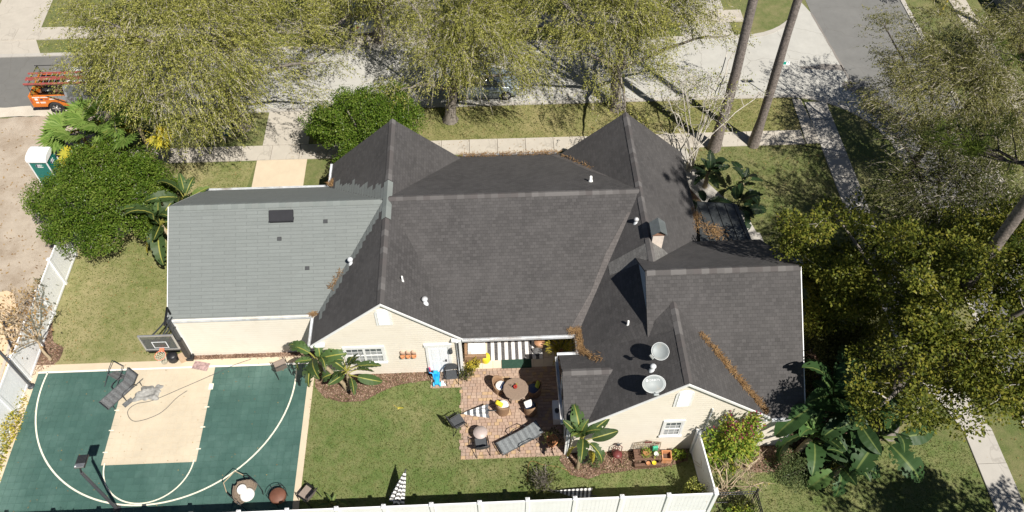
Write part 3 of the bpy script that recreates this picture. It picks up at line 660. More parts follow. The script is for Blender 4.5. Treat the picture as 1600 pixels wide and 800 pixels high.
# ridge caps, each a shingle of its own
cap_me = {}
def caps(p0, p1, sl, key='cap', w=.15, step=.29):
    p0, p1 = Vector(p0), Vector(p1); L = (p1 - p0).length; n = int(L / step); d = (p1 - p0).normalized(); rz = math.atan2(d.y, d.x)
    k = (key, round(sl, 2), round(L / n, 3))
    if k not in cap_me:
        e = L / n * .5 + .02; zc = -w * sl; b = MB()
        top = [(-e, 0, .03), (e, 0, .045), (e, w, zc + .04), (-e, w, zc + .025), (e, -w, zc + .04), (-e, -w, zc + .025)]
        b.add(top + [(x, y, z - .03) for x, y, z in top], [(0, 1, 2, 3), (5, 4, 1, 0), (1, 7, 8, 2), (4, 10, 7, 1), (3, 2, 8, 9), (10, 4, 5, 11)])
        me = None
        cap_me[k] = b
    for i in range(n):
        p = p0.lerp(p1, (i + .5) / n) - house.location
        if isinstance(cap_me[k], MB):
            o = cap_me[k].build('ridge_cap', M[key], roof); cap_me[k] = o.data; o.location = p
        else: o = inst(cap_me[k], 'ridge_cap', roof, p)
        o.rotation_euler = (random.uniform(-.02, .02), 0, rz)
caps((-4.3, 24.48, ZR), (6.55, 24.48, ZR), .5)
caps((WX, 18.98, ZR), (WX, 23.3, ZR), .87); caps((WX, 23.4, ZR), (WX, 25.5, ZR), .87, 'cap_new', .2); caps((WX, 25.6, ZR), (WX, 29.42, ZR), .87)
caps((EX, 20.55, ZR), (EX, 29.42, ZR), .88)
caps((6.08, BY, BZ), (12.1, BY, BZ), .79); caps((SX, 14.86, SZ), (SX, 18.4, SZ), .8); caps((2.72, 16.65, 3.74), (5.1, 16.65, 3.74), .55)
caps((-13.74, GY, GZ), (-4.7, GY, GZ), .65, 'cap_new', .17)
# walls (siding)
def wall(pts, vec): return HP(MB().prism(pts, vec), 'wall', M['siding'])
wall([(-7.4, 19.05, 0), (-1.42, 19.05, 0), (-1.42, 19.05, 2.72), (-1.55, 19.05, 2.62), (WX, 19.05, 5.46), (-7.25, 19.05, 2.9), (-7.4, 19.05, 2.75)], (0, .15, 0))
wall([(-7.4, 19.2, 0), (-7.4, 20.36, 0), (-7.4, 20.36, 2.7), (-7.4, 19.2, 2.7)], (.15, 0, 0))
wall([(-13.57, 20.34, 0), (-7.4, 20.34, 0), (-7.4, 20.34, 2.86), (-13.57, 20.34, 2.86)], (0, .15, 0))
wall([(-13.57, 20.49, 0), (-13.57, 27.7, 0), (-13.57, 27.7, 2.5), (-13.57, 24.5, 5.3), (-13.57, 20.49, 2.9)], (.15, 0, 0))
wall([(-13.42, 27.7, 0), (-7.5, 27.7, 0), (-7.5, 27.7, 2.6), (-13.42, 27.7, 2.6)], (0, -.15, 0))
wall([(-7.35, 20.5, 0), (-7.35, 29.3, 0), (-7.35, 29.3, 2.75), (-7.35, 20.5, 2.75)], (.15, 0, 0))
wall([(-7.2, 29.3, 0), (-1.5, 29.3, 0), (-1.5, 29.3, 2.8), (WX, 29.3, 5.4), (-7.2, 29.3, 2.8)], (0, -.15, 0))
wall([(-1.5, 29.15, 0), (3.8, 29.15, 0), (3.8, 29.15, 2.72), (-1.5, 29.15, 2.72)], (0, -.15, 0))
wall([(3.8, 29.3, 0), (9.4, 29.3, 0), (9.4, 29.3, 2.85), (EX, 29.3, 5.4), (3.8, 29.3, 2.85)], (0, -.15, 0))
wall([(9.4, 29.1, 0), (9.4, 20.5, 0), (9.4, 20.5, 2.75), (9.4, 29.1, 2.75)], (-.15, 0, 0))
wall([(-1.42, 19.2, 0), (-1.42, 22.2, 0), (-1.42, 22.2, 2.75), (-1.42, 19.2, 2.75)], (-.13, 0, 0))
wall([(-1.55, 22.2, 0), (3.75, 22.2, 0), (3.75, 22.2, 4.2), (-1.55, 22.2, 4.2)], (0, .15, 0))
wall([(3.62, 17.82, 0), (3.62, 22.2, 0), (3.62, 22.2, 2.85), (3.62, 17.82, 2.85)], (.13, 0, 0))
wall([(2.85, 17.82, 0), (3.62, 17.82, 0), (3.62, 17.82, 2.8), (2.85, 17.82, 2.8)], (0, -.13, 0))
wall([(2.85, 14.92, 0), (2.85, 17.69, 0), (2.85, 17.69, 2.8), (2.85, 16.65, 3.6), (2.85, 14.92, 2.75)], (.13, 0, 0))
wall([(2.85, 14.92, 0), (11.95, 14.92, 0), (11.95, 14.92, 2.85), (10.55, 14.92, 2.88), (SX, 14.92, 5.6), (3.75, 14.92, 2.85), (2.85, 14.92, 2.75)], (0, .15, 0))
wall([(11.95, 15.07, 0), (11.95, 23.0, 0), (11.95, 23.0, 3.4), (11.95, BY, 6.35), (11.95, 15.07, 2.9)], (-.15, 0, 0))
wall([(11.8, 23.0, 0), (9.4, 23.0, 0), (9.4, 23.0, 3.45), (11.8, 23.0, 3.45)], (0, -.15, 0))
HP(MB().prism([(6.1, 17.2, 4.2), (6.1, 21.6, 4.2), (6.1, 21.6, 4.68), (6.1, BY, 6.38), (6.1, 17.2, 4.66)], (.15, 0, 0)), 'gable_end', mk('shade_blue_siding', (0.22, 0.28, 0.36), 0.8))  # wall lies in shade; its blue shade is put into the siding colour
HP(MB().bx(-7.2, 9.2, 20.7, 29.0, 0.05, 2.6), 'interior_core', M['siding'])
# rakes, fascia, corner boards, gutters, downspouts
b = MB()
def rake(p0, p1, w=.13, t=.035):
    p0, p1 = Vector(p0), Vector(p1); q = Vector((0, 0, 1)); HP(MB().prism([p0, p1, p1 - q * w, p0 - q * w], (0, -t, 0)), 'rake_board', M['white'])
rake((-7.62, WS - .005, 2.75), (WX, WS - .005, ZR)); rake((WX, WS - .005, ZR), (-1.27, WS - .005, 2.85))
rake((3.5, 14.81, 2.80), (SX, 14.81, SZ)); rake((SX, 14.81, SZ), (10.75, 14.81, 2.85))
for q in ((-7.62, -7.05, 18.86, 19.04, 2.64, 2.72), (-1.75, -1.3, 18.86, 19.04, 2.66, 2.76), (3.3, 3.95, 14.74, 14.91, 2.66, 2.74)): HP(MB().bx(*q), 'eave_return', M['white'])
HP(MB().prism([(12.15, 14.78, 2.83), (12.15, BY, BZ), (12.15, BY, BZ - .15), (12.15, 14.78, 2.68)], (-.03, 0, 0)), 'rake_board', M['white'])
HP(MB().prism([(-13.81, 20.38, 2.9), (-13.81, GY, GZ), (-13.81, 28.1, 2.55), (-13.81, 28.1, 2.4), (-13.81, GY, GZ - .15), (-13.81, 20.38, 2.75)], (.03, 0, 0)), 'rake_board', M['white'])
for q in ((-13.63, -13.53, 20.28, 20.338, 2.85), (2.79, 2.9, 14.86, 14.918, 2.7), (11.88, 12.0, 14.86, 14.918, 2.8), (-7.46, -7.36, 18.99, 19.048, 2.7)): HP(MB().bx(*q[:4], 0, q[4]), 'corner_board', M['white'])
def gutter(p0, p1, out):
    p0, p1 = Vector(p0), Vector(p1); o = Vector(out); b = MB()
    for q0, q1, z0, z1 in ((o * 0, o * .012, -.1, .0), (o * 0, o * .11, -.115, -.1), (o * .098, o * .115, -.115, .01)):
        d = (p1 - p0); zz = Vector((0, 0, 1))
        b.add([p0 + q0 + zz * z0, p1 + q0 + zz * z0, p1 + q1 + zz * z0, p0 + q1 + zz * z0, p0 + q0 + zz * z1, p1 + q0 + zz * z1, p1 + q1 + zz * z1, p0 + q1 + zz * z1],
              [(3, 2, 1, 0), (4, 5, 6, 7), (0, 1, 5, 4), (1, 2, 6, 5), (2, 3, 7, 6), (3, 0, 4, 7)])
    for p in (p0, p1): b.box(p + o * .055 + Vector((0, 0, -.055)), (.01 if abs(o.y) else .11, .11 if abs(o.y) else .01, .11))
    return HP(b, 'gutter', M['gutter'])
gutter((-13.8, 20.37, 2.9), (-7.66, 20.37, 2.9), (0, -1, 0)); gutter((-1.3, 18.92, 2.87), (3.5, 18.92, 2.87), (0, -1, 0))
gutter((3.54, 18.05, 2.87), (3.54, 18.9, 2.87), (-1, 0, 0)); gutter((2.62, 17.97, 2.84), (3.55, 17.97, 2.84), (0, 1, 0))
gutter((10.8, 14.77, 2.83), (12.15, 14.77, 2.83), (0, -1, 0)); gutter((-7.63, 18.95, 2.74), (-7.63, 20.3, 2.74), (-1, 0, 0))
gutter((-7.63, 28.15, 2.74), (-7.63, 29.45, 2.74), (-1, 0, 0)); gutter((-1.2, 29.76, 2.72), (3.5, 29.76, 2.72), (0, 1, 0))
gutter((-13.8, 28.11, 2.54), (-7.7, 28.11, 2.54), (0, 1, 0)); gutter((2.64, 14.9, 2.83), (2.64, 17.9, 2.83), (-1, 0, 0))
b = MB().bx(-1.46, -1.34, 18.88, 19.0, 0.05, 2.75); HP(b, 'porch_post', M['white'])
for pts in ([(-1.52, 18.85, 2.74), (-1.55, 18.98, 2.55), (-1.55, 18.99, .1), (-1.55, 18.85, .04)], [(2.75, 14.83, 2.7), (2.9, 14.85, 2.5), (2.92, 14.86, .1), (2.92, 14.7, .04)], [(10.62, 14.72, 2.72), (10.4, 14.86, 2.5), (10.4, 14.86, .1)]):
    HP(MB().tube(pts, .045, 6), 'downspout', M['gutter'])

# windows, door, vents
def window(x0, x1, z0, z1, Y, n_sash, name='window'):
    b = MB(); w = .09; f = Y - .05
    b.bx(x0 - w, x1 + w, f, Y - .002, z1, z1 + .14); b.bx(x0 - w, x0, f, Y - .002, z0, z1); b.bx(x1, x1 + w, f, Y - .002, z0, z1); b.bx(x0 - w - .03, x1 + w + .03, f - .04, Y - .002, z0 - .09, z0)
    win = HP(b, name, M['white'])
    step = (x1 - x0) / n_sash
    for k in range(n_sash):
        a = x0 + k * step; c = a + step; m = MB()
        m.bx(a, a + .05, f + .012, Y - .004, z0, z1); m.bx(c - .05, c, f + .012, Y - .004, z0, z1); m.bx(a + .05, c - .05, f + .012, Y - .004, z1 - .05, z1); m.bx(a + .05, c - .05, f + .012, Y - .004, z0, z0 + .05)
        zm = (z0 + z1) / 2; m.bx(a + .05, c - .05, f + .005, Y - .004, zm - .03, zm + .03)
        HP(m, 'sash', M['white'], win)
        gl = MB(); gl.bx(a + .05, c - .05, f + .034, f + .038, z0 + .05, z1 - .05); HP(gl, 'pane', M['glass'], win)
        mu = MB(); nb = 3
        for q in range(1, nb): xx = a + (c - a) * q / nb; mu.bx(xx - .011, xx + .011, f + .026, f + .033, z0 + .05, zm - .03); mu.bx(xx - .011, xx + .011, f + .026, f + .033, zm + .03, z1 - .05)
        for zz in ((z0 + zm) / 2, (z1 + zm) / 2): mu.bx(a + .05, c - .05, f + .027, f + .032, zz - .011, zz + .011)
        HP(mu, 'muntin', M['white'], win)
        bl = MB(); bl.bx(a + .06, c - .09, f + .028, f + .0335, z0 + .06, zm + .3); HP(bl, 'reflection_blind', M['reflection_blind'], win)  # grey panel stands in for pale reflections in the panes
    return win
window(-6.3, -4.72, 1.08, 2.2, 19.05, 2); window(6.68, 7.36, 1.4, 2.55, 14.92, 1)
b = MB(); b.bx(-2.9, -2.78, 18.99, 19.048, 0, 2.18); b.bx(-1.95, -1.83, 18.99, 19.048, 0, 2.18); b.bx(-2.95, -1.78, 18.97, 19.048, 2.18, 2.36)
dr = HP(b, 'door', M['white'])
b = MB(); b.bx(-2.78, -1.95, 19.01, 19.045, .04, 2.18)
for z0, z1 in ((.2, .95), (1.1, 2.0)):
    for x0 in (-2.66, -2.31): b.bx(x0, x0 + .25, 19.0, 19.008, z0, z1)
HP(b, 'door_leaf', M['brightwhite'], dr)
HP(MB().bx(-2.1, -2.04, 18.98, 19.009, .95, 1.12).tube([(-2.07, 18.975, 1.03), (-2.2, 18.96, 1.03)], .014, 6), 'handle', M['black'], dr)
def gvent(xc, z0, w, h, Y):
    def outline(r, n=14): return [(xc - r, z0), (xc + r, z0)] + [(xc + r * math.cos(R(180 * i / n)), z0 + h - w / 2 + r * .8 * math.sin(R(180 * i / n))) for i in range(n + 1)]
    b = MB(); b.prism([(x, Y - .003, z) for x, z in outline(w / 2 + .06)], (0, -.03, 0)); b.prism([(x, Y - .034, z + .04) for x, z in outline(w / 2 - .03)], (0, -.015, 0))
    v = HP(b, 'gable_vent', M['white']); n = int((h - .2) / .075)
    me = None
    for i in range(n):
        sl = MB().box((0, 0, 0), (w - .12, .03, .035), rot=Matrix.Rotation(R(35), 3, 'X')) if me is None else None
        p = Vector((xc, Y - .058, z0 + .12 + i * .075)) - house.location
        if sl: o = sl.build('louver', M['white'], v); me = o.data; o.location = p
        else: inst(me, 'louver', v, p)
gvent(-4.4, 3.92, .52, 1.12, 19.05); gvent(7.1, 3.85, .55, 1.2, 14.92)
# soffit flood light stubs, wall lantern, meter boxes
b = MB(); b.box((-1.83, 18.96, 1.95), (.12, .12, .16)).lathe((-1.83, 18.93, 1.72), [(.05, 0), (.085, .05), (.085, .2), (.03, .28)], 10); HP(b, 'wall_lantern', M['dgrey'])
b = MB().bx(8.2, 8.5, 14.78, 14.915, 1.2, 1.75).bx(8.55, 8.75, 14.8, 14.915, 1.35, 1.6); b.tube([(8.35, 14.86, 1.75), (8.35, 14.87, 3.6)], .03, 6); HP(b, 'meter_box', M['gutter'])
b = MB().bx(2.8, 2.848, 15.3, 17.2, .9, 2.4); HP(b, 'side_window', M['glass']); HP(MB().bx(2.77, 2.799, 15.2, 15.3, .8, 2.5).bx(2.77, 2.799, 17.2, 17.3, .8, 2.5).bx(2.77, 2.799, 16.2, 16.3, .8, 2.5).bx(2.77, 2.799, 15.3, 17.2, 2.4, 2.5), 'side_window_frame', M['white'])
b = MB(); b.bx(-12.9, -8.2, 27.71, 27.75, .05, 2.3)
for k in range(4): b.bx(-12.85, -8.25, 27.752, 27.765, .12 + k * .55, .55 + k * .55)
HP(b, 'garage_door', M['white'])
# roof furniture: ridge vent box, small vents, pipes, chimney
b = MB(); 
def on_g(y): return GZ - (GY - y) * .619
b.prism([(-9.45, 23.78, on_g(23.78) - .02), (-9.45, 23.76, on_g(23.78) + .14), (-9.45, 24.16, on_g(24.16) + .17), (-9.45, 24.22, on_g(24.22) - .02)], (1.02, 0, 0)); b.bx(-9.47, -8.41, 23.74, 24.2, on_g(23.78) + .1, on_g(23.78) + .12); HP(b, 'ridge_vent', mk('matt_black_vent', (0.022, 0.022, 0.026), 0.9), roof)
for x, y in ((-9.03, 23.16), (-7.05, 23.75), (-7.85, 22.05)): HP(MB().box((x, y, on_g(y) + .05), (.16, .16, .08), rot=Matrix.Rotation(R(31), 3, 'X')), 'roof_vent', mk('dark_vent', (0.05, 0.052, 0.055), .85), roof)
def pipe(x, y, z, r=.06, h=.35, capd=True, mat='gutter'):
    b = MB().lathe((x, y, z - .1), [(r * 1.9, 0), (r * 1.2, .16), (r, .17), (r, h + .1), (r * .8, h + .1), (r * .8, h)], 10)
    if capd: b.lathe((x, y, z + h - .02), [(r * 1.6, 0), (r * 1.8, .06), (r * 1.0, .13), (0, .15)], 10)
    HP(b, 'vent_pipe', M[mat], roof)
pipe(-5.95, 22.05, 4.22, .07, .24); pipe(-3.62, 20.5, 4.93, .035, .3, False, 'white'); pipe(-2.75, 19.9, 4.16, .075, .25); pipe(4.62, 25.7, 5.0, .06, .25, False, 'white'); pipe(6.0, 15.95, 4.88, .07, .22); pipe(5.4, 18.25, 4.5, .04, .28, False, 'white'); pipe(6.25, 22.9, 5.28, .06, .2)
ch = HP(MB().bx(6.72, 7.18, 21.62, 22.12, 4.6, 5.98), 'chimney', mk('chimney_siding', (0.72, 0.63, 0.55), 0.8))
HP(MB().bx(6.68, 7.22, 21.58, 22.16, 5.98, 6.08), 'chimney_crown', mk('rusty_trim', (0.26, 0.14, 0.09), 0.8), ch)
b = MB(); 
b.add([(6.62, 21.52, 6.08), (7.28, 21.52, 6.08), (7.28, 22.22, 6.08), (6.62, 22.22, 6.08), (6.95, 21.49, 6.36), (6.95, 22.25, 6.36)], [(0, 4, 5, 3), (1, 2, 5, 4)])
for i in range(6): pass
b.add([(6.62, 21.52, 6.05), (7.28, 21.52, 6.05), (7.28, 22.22, 6.05), (6.62, 22.22, 6.05), (6.95, 21.49, 6.33), (6.95, 22.25, 6.33)], [(3, 5, 4, 0), (4, 5, 2, 1), (2, 5, 3)])
HP(b, 'chimney_cap', M['copper'], ch)
# standing seam porch roof at the north-east
pr = HP(MB().prism([(9.4, 23.05, 3.42), (11.75, 23.05, 3.42), (11.75, 25.9, 2.85), (9.9, 26.2, 2.8)], (0, 0, -.06)), 'porch_roof', M['seam'])
for x in (9.9, 10.32, 10.74, 11.16, 11.58): HP(MB().prism([(x - .018, 23.05, 3.42), (x + .018, 23.05, 3.42), (x + .018, 25.9, 2.85), (x - .018, 25.9, 2.85)], (0, 0, .05)), 'seam', M['seam'], pr)
for p in ((9.95, 25.9), (11.6, 25.7)): HP(MB().bx(p[0] - .07, p[0] + .07, p[1] - .07, p[1] + .07, 0, 2.8), 'porch_post', M['white'])
# pine straw caught in valleys and gutters
def straw(path, w, n, name='pine_straw'):
    Vs = []; Fs = []; k = 0; path = [np.array(p) for p in path]; seg = len(path) - 1
    t = rng.uniform(0, seg, n); i = np.minimum(t.astype(int), seg - 1); f = (t - i)[:, None]; A = np.array(path)
    P = A[i] * (1 - f) + A[i + 1] * f; P = P + np.c_[rng.normal(0, w, n), rng.normal(0, w, n), rng.uniform(.01, .07, n)]
    th = rng.uniform(0, 6.28, n); D = np.c_[np.cos(th), np.sin(th), rng.normal(0, .2, n)]
    V, F = leaves(P, D, np.c_[rng.normal(0, .3, n), rng.normal(0, .3, n), np.ones(n)], rng.uniform(.12, .26, n), rng.uniform(.012, .03, n))
    o = bpy.data.objects.new(name, arr_mesh(name, V, F, M['straw'])); link(o); o['kind'] = 'stuff'
straw([(3.6, 19.1, 2.95), (3.62, 18.5, 2.98), (3.6, 18.05, 2.98)], .06, 420); straw([(3.6, 18.05, 2.98), (4.1, 17.6, 3.2), (4.6, 17.3, 3.55)], .07, 420)
straw([(3.2, 19.0, 2.95), (3.6, 19.15, 2.98)], .06, 160)
straw([(8.6, 16.93, 4.6), (9.6, 15.93, 3.82), (10.6, 14.92, 3.02)], .035, 950); straw([(8.1, 17.4, 4.98), (8.7, 16.83, 4.54)], .025, 160)
straw([(9.6, 24.4, 3.1), (10.1, 23.9, 3.25), (10.35, 23.6, 3.4)], .2, 420); straw([(9.55, 25.4, 2.95), (9.8, 24.6, 3.0)], .12, 260)
straw([(-1.4, 29.7, 2.82), (3.6, 29.7, 2.82)], .05, 650); straw([(-7.6, 28.1, 2.8), (-7.35, 28.05, 2.85)], .1, 220); straw([(-7.65, 20.3, 2.9), (-7.55, 20.6, 2.9)], .05, 160); straw([(-6.9, 21.2, 3.5), (-6.4, 21.9, 3.9)], .04, 90); straw([(3.7, 29.3, 3.0), (5.0, 27.3, 4.1)], .05, 160)

# ------------------------------------------------------------------ fences
panel_me = {}
def vinyl_fence(name, label, p0, p1, n, h=1.85, both=True):
    p0 = Vector((*p0, 0)); p1 = Vector((*p1, 0)); d = (p1 - p0); L = d.length; rz = math.atan2(d.y, d.x); s = L / n
    t = thing(name, label, 'fence', p0, rz); k = round(s, 2)
    for i in range(n + 1):
        if 'post' not in panel_me:
            b = MB().box((0, 0, (h + .06) / 2), (.128, .128, h + .06)).box((0, 0, h + .075), (.16, .16, .03)); z = h + .09
            b.add([(-.075, -.075, z), (.075, -.075, z), (.075, .075, z), (-.075, .075, z), (0, 0, z + .06)], [(0, 1, 4), (1, 2, 4), (2, 3, 4), (3, 0, 4)])
            o = b.build('post', M['vinyl'], t); panel_me['post'] = o.data; o.location = (i * s, 0, 0)
        else: o = inst(panel_me['post'], 'post', t, (i * s, 0, 0))
        o.rotation_euler = (random.uniform(-.012, .012), random.uniform(-.012, .012), 0)
        if i < n:
            if k not in panel_me:
                m = s - .13; nb = int(m / .152); w = m / nb; b = MB()
                for q in range(nb): b.box((.065 + w * (q + .5), 0, h / 2), (w - .006, .03, h - .26), bev=0)
                b.bx(.065, .065 + m, -.009, .009, .14, h - .12)
                pa = b.build('panel', M['vinyl'], t)
                tr = MB().bx(.064, .066 + m, -.028, .028, h - .12, h).build('rail', M['vinyl'], t); br = MB().bx(.064, .066 + m, -.028, .028, .05, .17).build('rail', M['vinyl'], t)
                panel_me[k] = (pa.data, tr.data, br.data); os = (pa, tr, br)
            else: os = [inst(me, nm, t, (0, 0, 0)) for me, nm in zip(panel_me[k], ('panel', 'rail', 'rail'))]
            for o in os: o.location.x = i * s
    return t
vinyl_fence('vinyl_fence', 'long white vinyl fence closing the bottom edge of the back yard', (-20.55, 12.2), (8.3, 12.2), 16, 1.88)
vinyl_fence('vinyl_fence', 'white vinyl fence between the side lawn and the sandy lot', (-20.58, 12.4), (-20.42, 26.4), 8, 1.85)
vinyl_fence('vinyl_fence', 'short white vinyl fence joining the house wall beside the flowering vine', (8.28, 12.32), (8.1, 14.78), 1, 1.9)
t = thing('iron_fence', 'black iron picket fence with a corner post beside the white fence', 'fence', (8.45, 12.5, 0))
def iron(x0, y0, x1, y1, n):
    b = MB()
    for z in (1.15, .95, .15): b.tube([(x0, y0, z), (x1, y1, z)], .02, 6)
    b.build('rail', M['black'], t); me = None
    for i in range(1, n):
        f = i / n
        if me is None: o = MB().box((0, 0, .64), (.02, .02, 1.1)).build('picket', M['black'], t); me = o.data; o.location = (x0 + (x1 - x0) * f, y0 + (y1 - y0) * f, 0)
        else: inst(me, 'picket', t, (x0 + (x1 - x0) * f, y0 + (y1 - y0) * f, 0))
iron(0, 0, 1.65, 0, 15); iron(1.65, 0, 1.75, -2.5, 22)
for p in ((0, 0), (1.65, 0)): MB().box((*p, .64), (.06, .06, 1.28)).lathe((*p, 1.3), [(.05, 0), (.05, .03), (.0, .06)], 8).build('post', M['black'], t)
t = thing('block_wall', 'grey block wall along the far right street edge', 'wall', (33.2, 20, 0)); MB().bx(-.15, .15, 0, 60, 0, 2.0).build('wall', M['wallgrey'], t); MB().bx(-.2, .2, 0, 60, 2.003, 2.1).build('coping', M['wallgrey'], t)

# ------------------------------------------------------------------ court side things
def flood(loc, label, rz):
    t = thing('floodlight_pole', label, 'floodlight', loc, rz, 'floodlight poles at the court')
    MB().lathe((0, 0, 0), [(.16, 0), (.16, .03), (.06, .05)], 12).build('base_plate', M['dgrey'], t)
    MB().tube([(0, 0, 0), (0, 0, 3.55)], [.065, .06], 10).build('pole', mk('dark_grey_post', (0.075, 0.075, 0.085), 0.4), t)
    MB().tube([(0, 0, 3.5), (0, .06, 3.66), (0, .12, 3.72)], .035, 8).build('bracket', M['black'], t)
    rot = Matrix.Rotation(R(-32), 3, 'X'); rot = Matrix.Rotation(R(-12), 3, 'X'); h = MB().box((0, .36, 3.72), (.38, .56, .07), rot=rot, bev=.01)
    hd = h.build('lamp_head', M['black'], t); f = MB()
    for i in range(7): f.box((-.14 + i * .047, .36 + .06, 3.76), (.012, .34, .03), rot=rot)
    f.build('heat_sink', M['dgrey'], hd); MB().box((0, .16, 3.8), (.34, .18, .06), rot=rot, bev=.01).build('driver_box', M['grey_metal'], hd); MB().box((-.13, .12, 3.842), (.05, .05, .01), rot=rot).build('sticker', M['brightwhite'], hd)
    return t
fl = flood((-15.2, 13.28, .02), 'dark floodlight pole at the bottom of the court with its shadow on the lane', R(4))
f2 = dup(fl, (-20.36, 19.05, 0), R(-50), 'dark floodlight pole standing at the left fence by the top corner of the court'); f2.scale.z = 1.45

t = thing('basketball_hoop', 'glass backboard basketball hoop with black post at the edge of the lane', 'basketball hoop', (-13.65, 20.3, 0))
b = MB().box((-.1, 0, .12), (.55, .5, .2), bev=.04); b.build('base', M['black'], t)
MB().box((0, -.1, 1.55), (.15, .15, 3.0)).build('pole', M['dgrey'], t)
MB().box((0, -.1, .95), (.22, .24, 1.4), bev=.04).build('pole_pad', M['black'], t)
for z0, z1 in ((3.0, 3.75), (2.4, 3.15)):
    for x in (-.22, .22): MB().tube([(x * .35, 0.12, z0), (x * .6, -.5, z0 + .3), (x, -1.32, z1)], .035, 6).build('arm', M['dgrey'], t)
MB().tube([(0, .25, 2.6), (-.02, .3, 3.45), (0, -.5, 3.3)], .05, 6).build('adjuster', M['black'], t)
bd = MB(); X0, X1, Z0, Z1, y = -.70, .70, 2.88, 3.95, -1.4
for a in ((X0, X1, Z0, Z0 + .07), (X0, X1, Z1 - .055, Z1), (X0, X0 + .055, Z0 + .07, Z1 - .055), (X1 - .055, X1, Z0 + .07, Z1 - .055)): bd.bx(a[0], a[1], y - .03, y + .03, a[2], a[3])
bk = bd.build('backboard', M['alu'], t)
gl = NT('smoked_acrylic'); gm = gl.fin((0.16, 0.17, 0.17), 0.08); tr = gl.new('ShaderNodeBsdfTransparent'); tr.inputs[0].default_value = (0.75, 0.78, 0.76, 1); mx = gl.new('ShaderNodeMixShader'); mx.inputs[0].default_value = 0.55
gl.ln(gl.b.outputs[0], mx.inputs[1]); gl.ln(tr.outputs[0], mx.inputs[2]); gl.ln(mx.outputs[0], gl.out.inputs['Surface'])
MB().bx(X0 + .055, X1 - .055, y - .008, y + .008, Z0 + .07, Z1 - .055).build('glass', gm, bk)
m = MB(); 
for a in ((-.3, .3, 3.02, 3.05), (-.3, .3, 3.44, 3.48), (-.3, -.265, 3.05, 3.44), (.265, .3, 3.05, 3.44)): m.bx(a[0], a[1], y - .013, y - .009, a[2], a[3])
m.build('target_square', M['brightwhite'], bk); MB().bx(X0, X1, y - .05, y + .04, Z0 - .05, Z0 - .002).build('edge_pad', M['black'], bk)
rim = MB().tube([(.225 * math.cos(R(a)), -1.78 + .225 * math.sin(R(a)), 3.02) for a in range(0, 361, 18)], .013, 6); rim.bx(-.09, .09, -1.56, -1.432, 2.96, 3.04)
rm = rim.build('rim', mk('faded_orange_rim', (0.75, 0.22, 0.12), 0.5), t); net = MB()
for k in range(12):
    for s in (1, -1):
        pts = [( (r := .22 - .1 * (q / 4) ** .7) * math.cos(R(k * 30 + s * 15 * q)), -1.78 + r * math.sin(R(k * 30 + s * 15 * q)), 3.0 - q * .11) for q in range(5)]
        net.tube(pts, .008, 4, cap=False)
net.build('net', mk('off_white_cord', (0.72, 0.68, 0.55), 0.9), rm)

t = thing('cardboard_box', 'flattened brown cardboard leaning on the garage corner behind the hoop', 'cardboard', (-13.82, 20.75, 0), R(8)); MB().box((0, 0, .42), (.06, .9, .8), rot=Matrix.Rotation(R(14), 3, 'Y')).build('sheet', mk('brown_cardboard', (0.42, 0.25, 0.14), .9), t); MB().box((-.15, -.55, .16), (.4, .34, .32), R(20)).build('carton', mk('pale_cardboard', (0.46, 0.33, 0.22), .9), t)
t = thing('storage_tub', 'dark lidded tub on the paving beside the hoop base', 'tub', (-14.35, 20.15, .02)); MB().lathe((0, 0, 0), [(.2, 0), (.25, .1), (.24, .4), (.18, .46), (0, .48)], 14).build('tub', M['black'], t)
def ground_tube(name, pts, r, mat, z, label, cat):
    P = [Vector((*p, z)) for p in pts]; sm = []
    for i in range(len(P) - 1):
        a, b_, c, d = P[max(i - 1, 0)], P[i], P[i + 1], P[min(i + 2, len(P) - 1)]
        for q in range(6):
            u = q / 6; sm.append(.5 * ((2 * b_) + (c - a) * u + (2 * a - 5 * b_ + 4 * c - d) * u * u + (3 * b_ - a - 3 * c + d) * u ** 3))
    sm.append(P[-1]); return tag(MB().tube(sm, r, 6).build(name, mat), label, cat)
ground_tube('cable', [(-10.9, 20.02), (-11.6, 19.75), (-12.47, 19.29), (-13.7, 18.67), (-14.83, 18.12), (-15.54, 17.96), (-15.81, 17.58), (-15.38, 17.13), (-14.42, 17.46), (-13.83, 18.2), (-13.45, 18.53)], .013, M['dgrey'], .055, 'thin grey cable looped across the tan lane', 'cable')
ground_tube('hose', [(1.2, 13.75), (1.35, 14.6), (1.9, 15.0 - .55), (2.6, 14.3), (3.1, 13.98)], .014, M['dryleaf'], .02, 'thin dark hose curving over the grass to the mulch', 'hose')
# crumpled tarp, mats
def crumple(name, c, rx, ry, hh, mat, label, cat, seed, z=.045):
    r = np.random.default_rng(seed); n = 26; V = []; F = []
    for i in range(n):
        for j in range(n):
            u, v = i / (n - 1) * 2 - 1, j / (n - 1) * 2 - 1; a = math.atan2(v, u); rad = min(1, max(abs(u), abs(v)))
            k = 1 + .28 * math.sin(3 * a + seed) + .15 * math.sin(7 * a + 2 * seed); q = math.hypot(u, v) or 1; s = rad / q
            x, y = u * s * rx * k, v * s * ry * k
            f = (1 - rad ** 3); z_ = z + hh * f * (.5 + .5 * math.sin(5 * x + 3 * math.sin(4 * y + seed)) * math.cos(6 * y + seed)) * (.6 + .4 * r.random()) + .004
            V.append((c[0] + x, c[1] + y, z_))
    for i in range(n - 1):
        for j in range(n - 1): F.append((i * n + j, (i + 1) * n + j, (i + 1) * n + j + 1, i * n + j + 1))
    o = bpy.data.objects.new(name, arr_mesh(name, V, F, mat, True)); link(o); return tag(o, label, cat)
crumple('tarp', (-15.2, 18.42), .5, .36, .3, M['tarp'], 'crumpled grey tarp lying on the lane beside the dark lounger', 'tarp', 3)
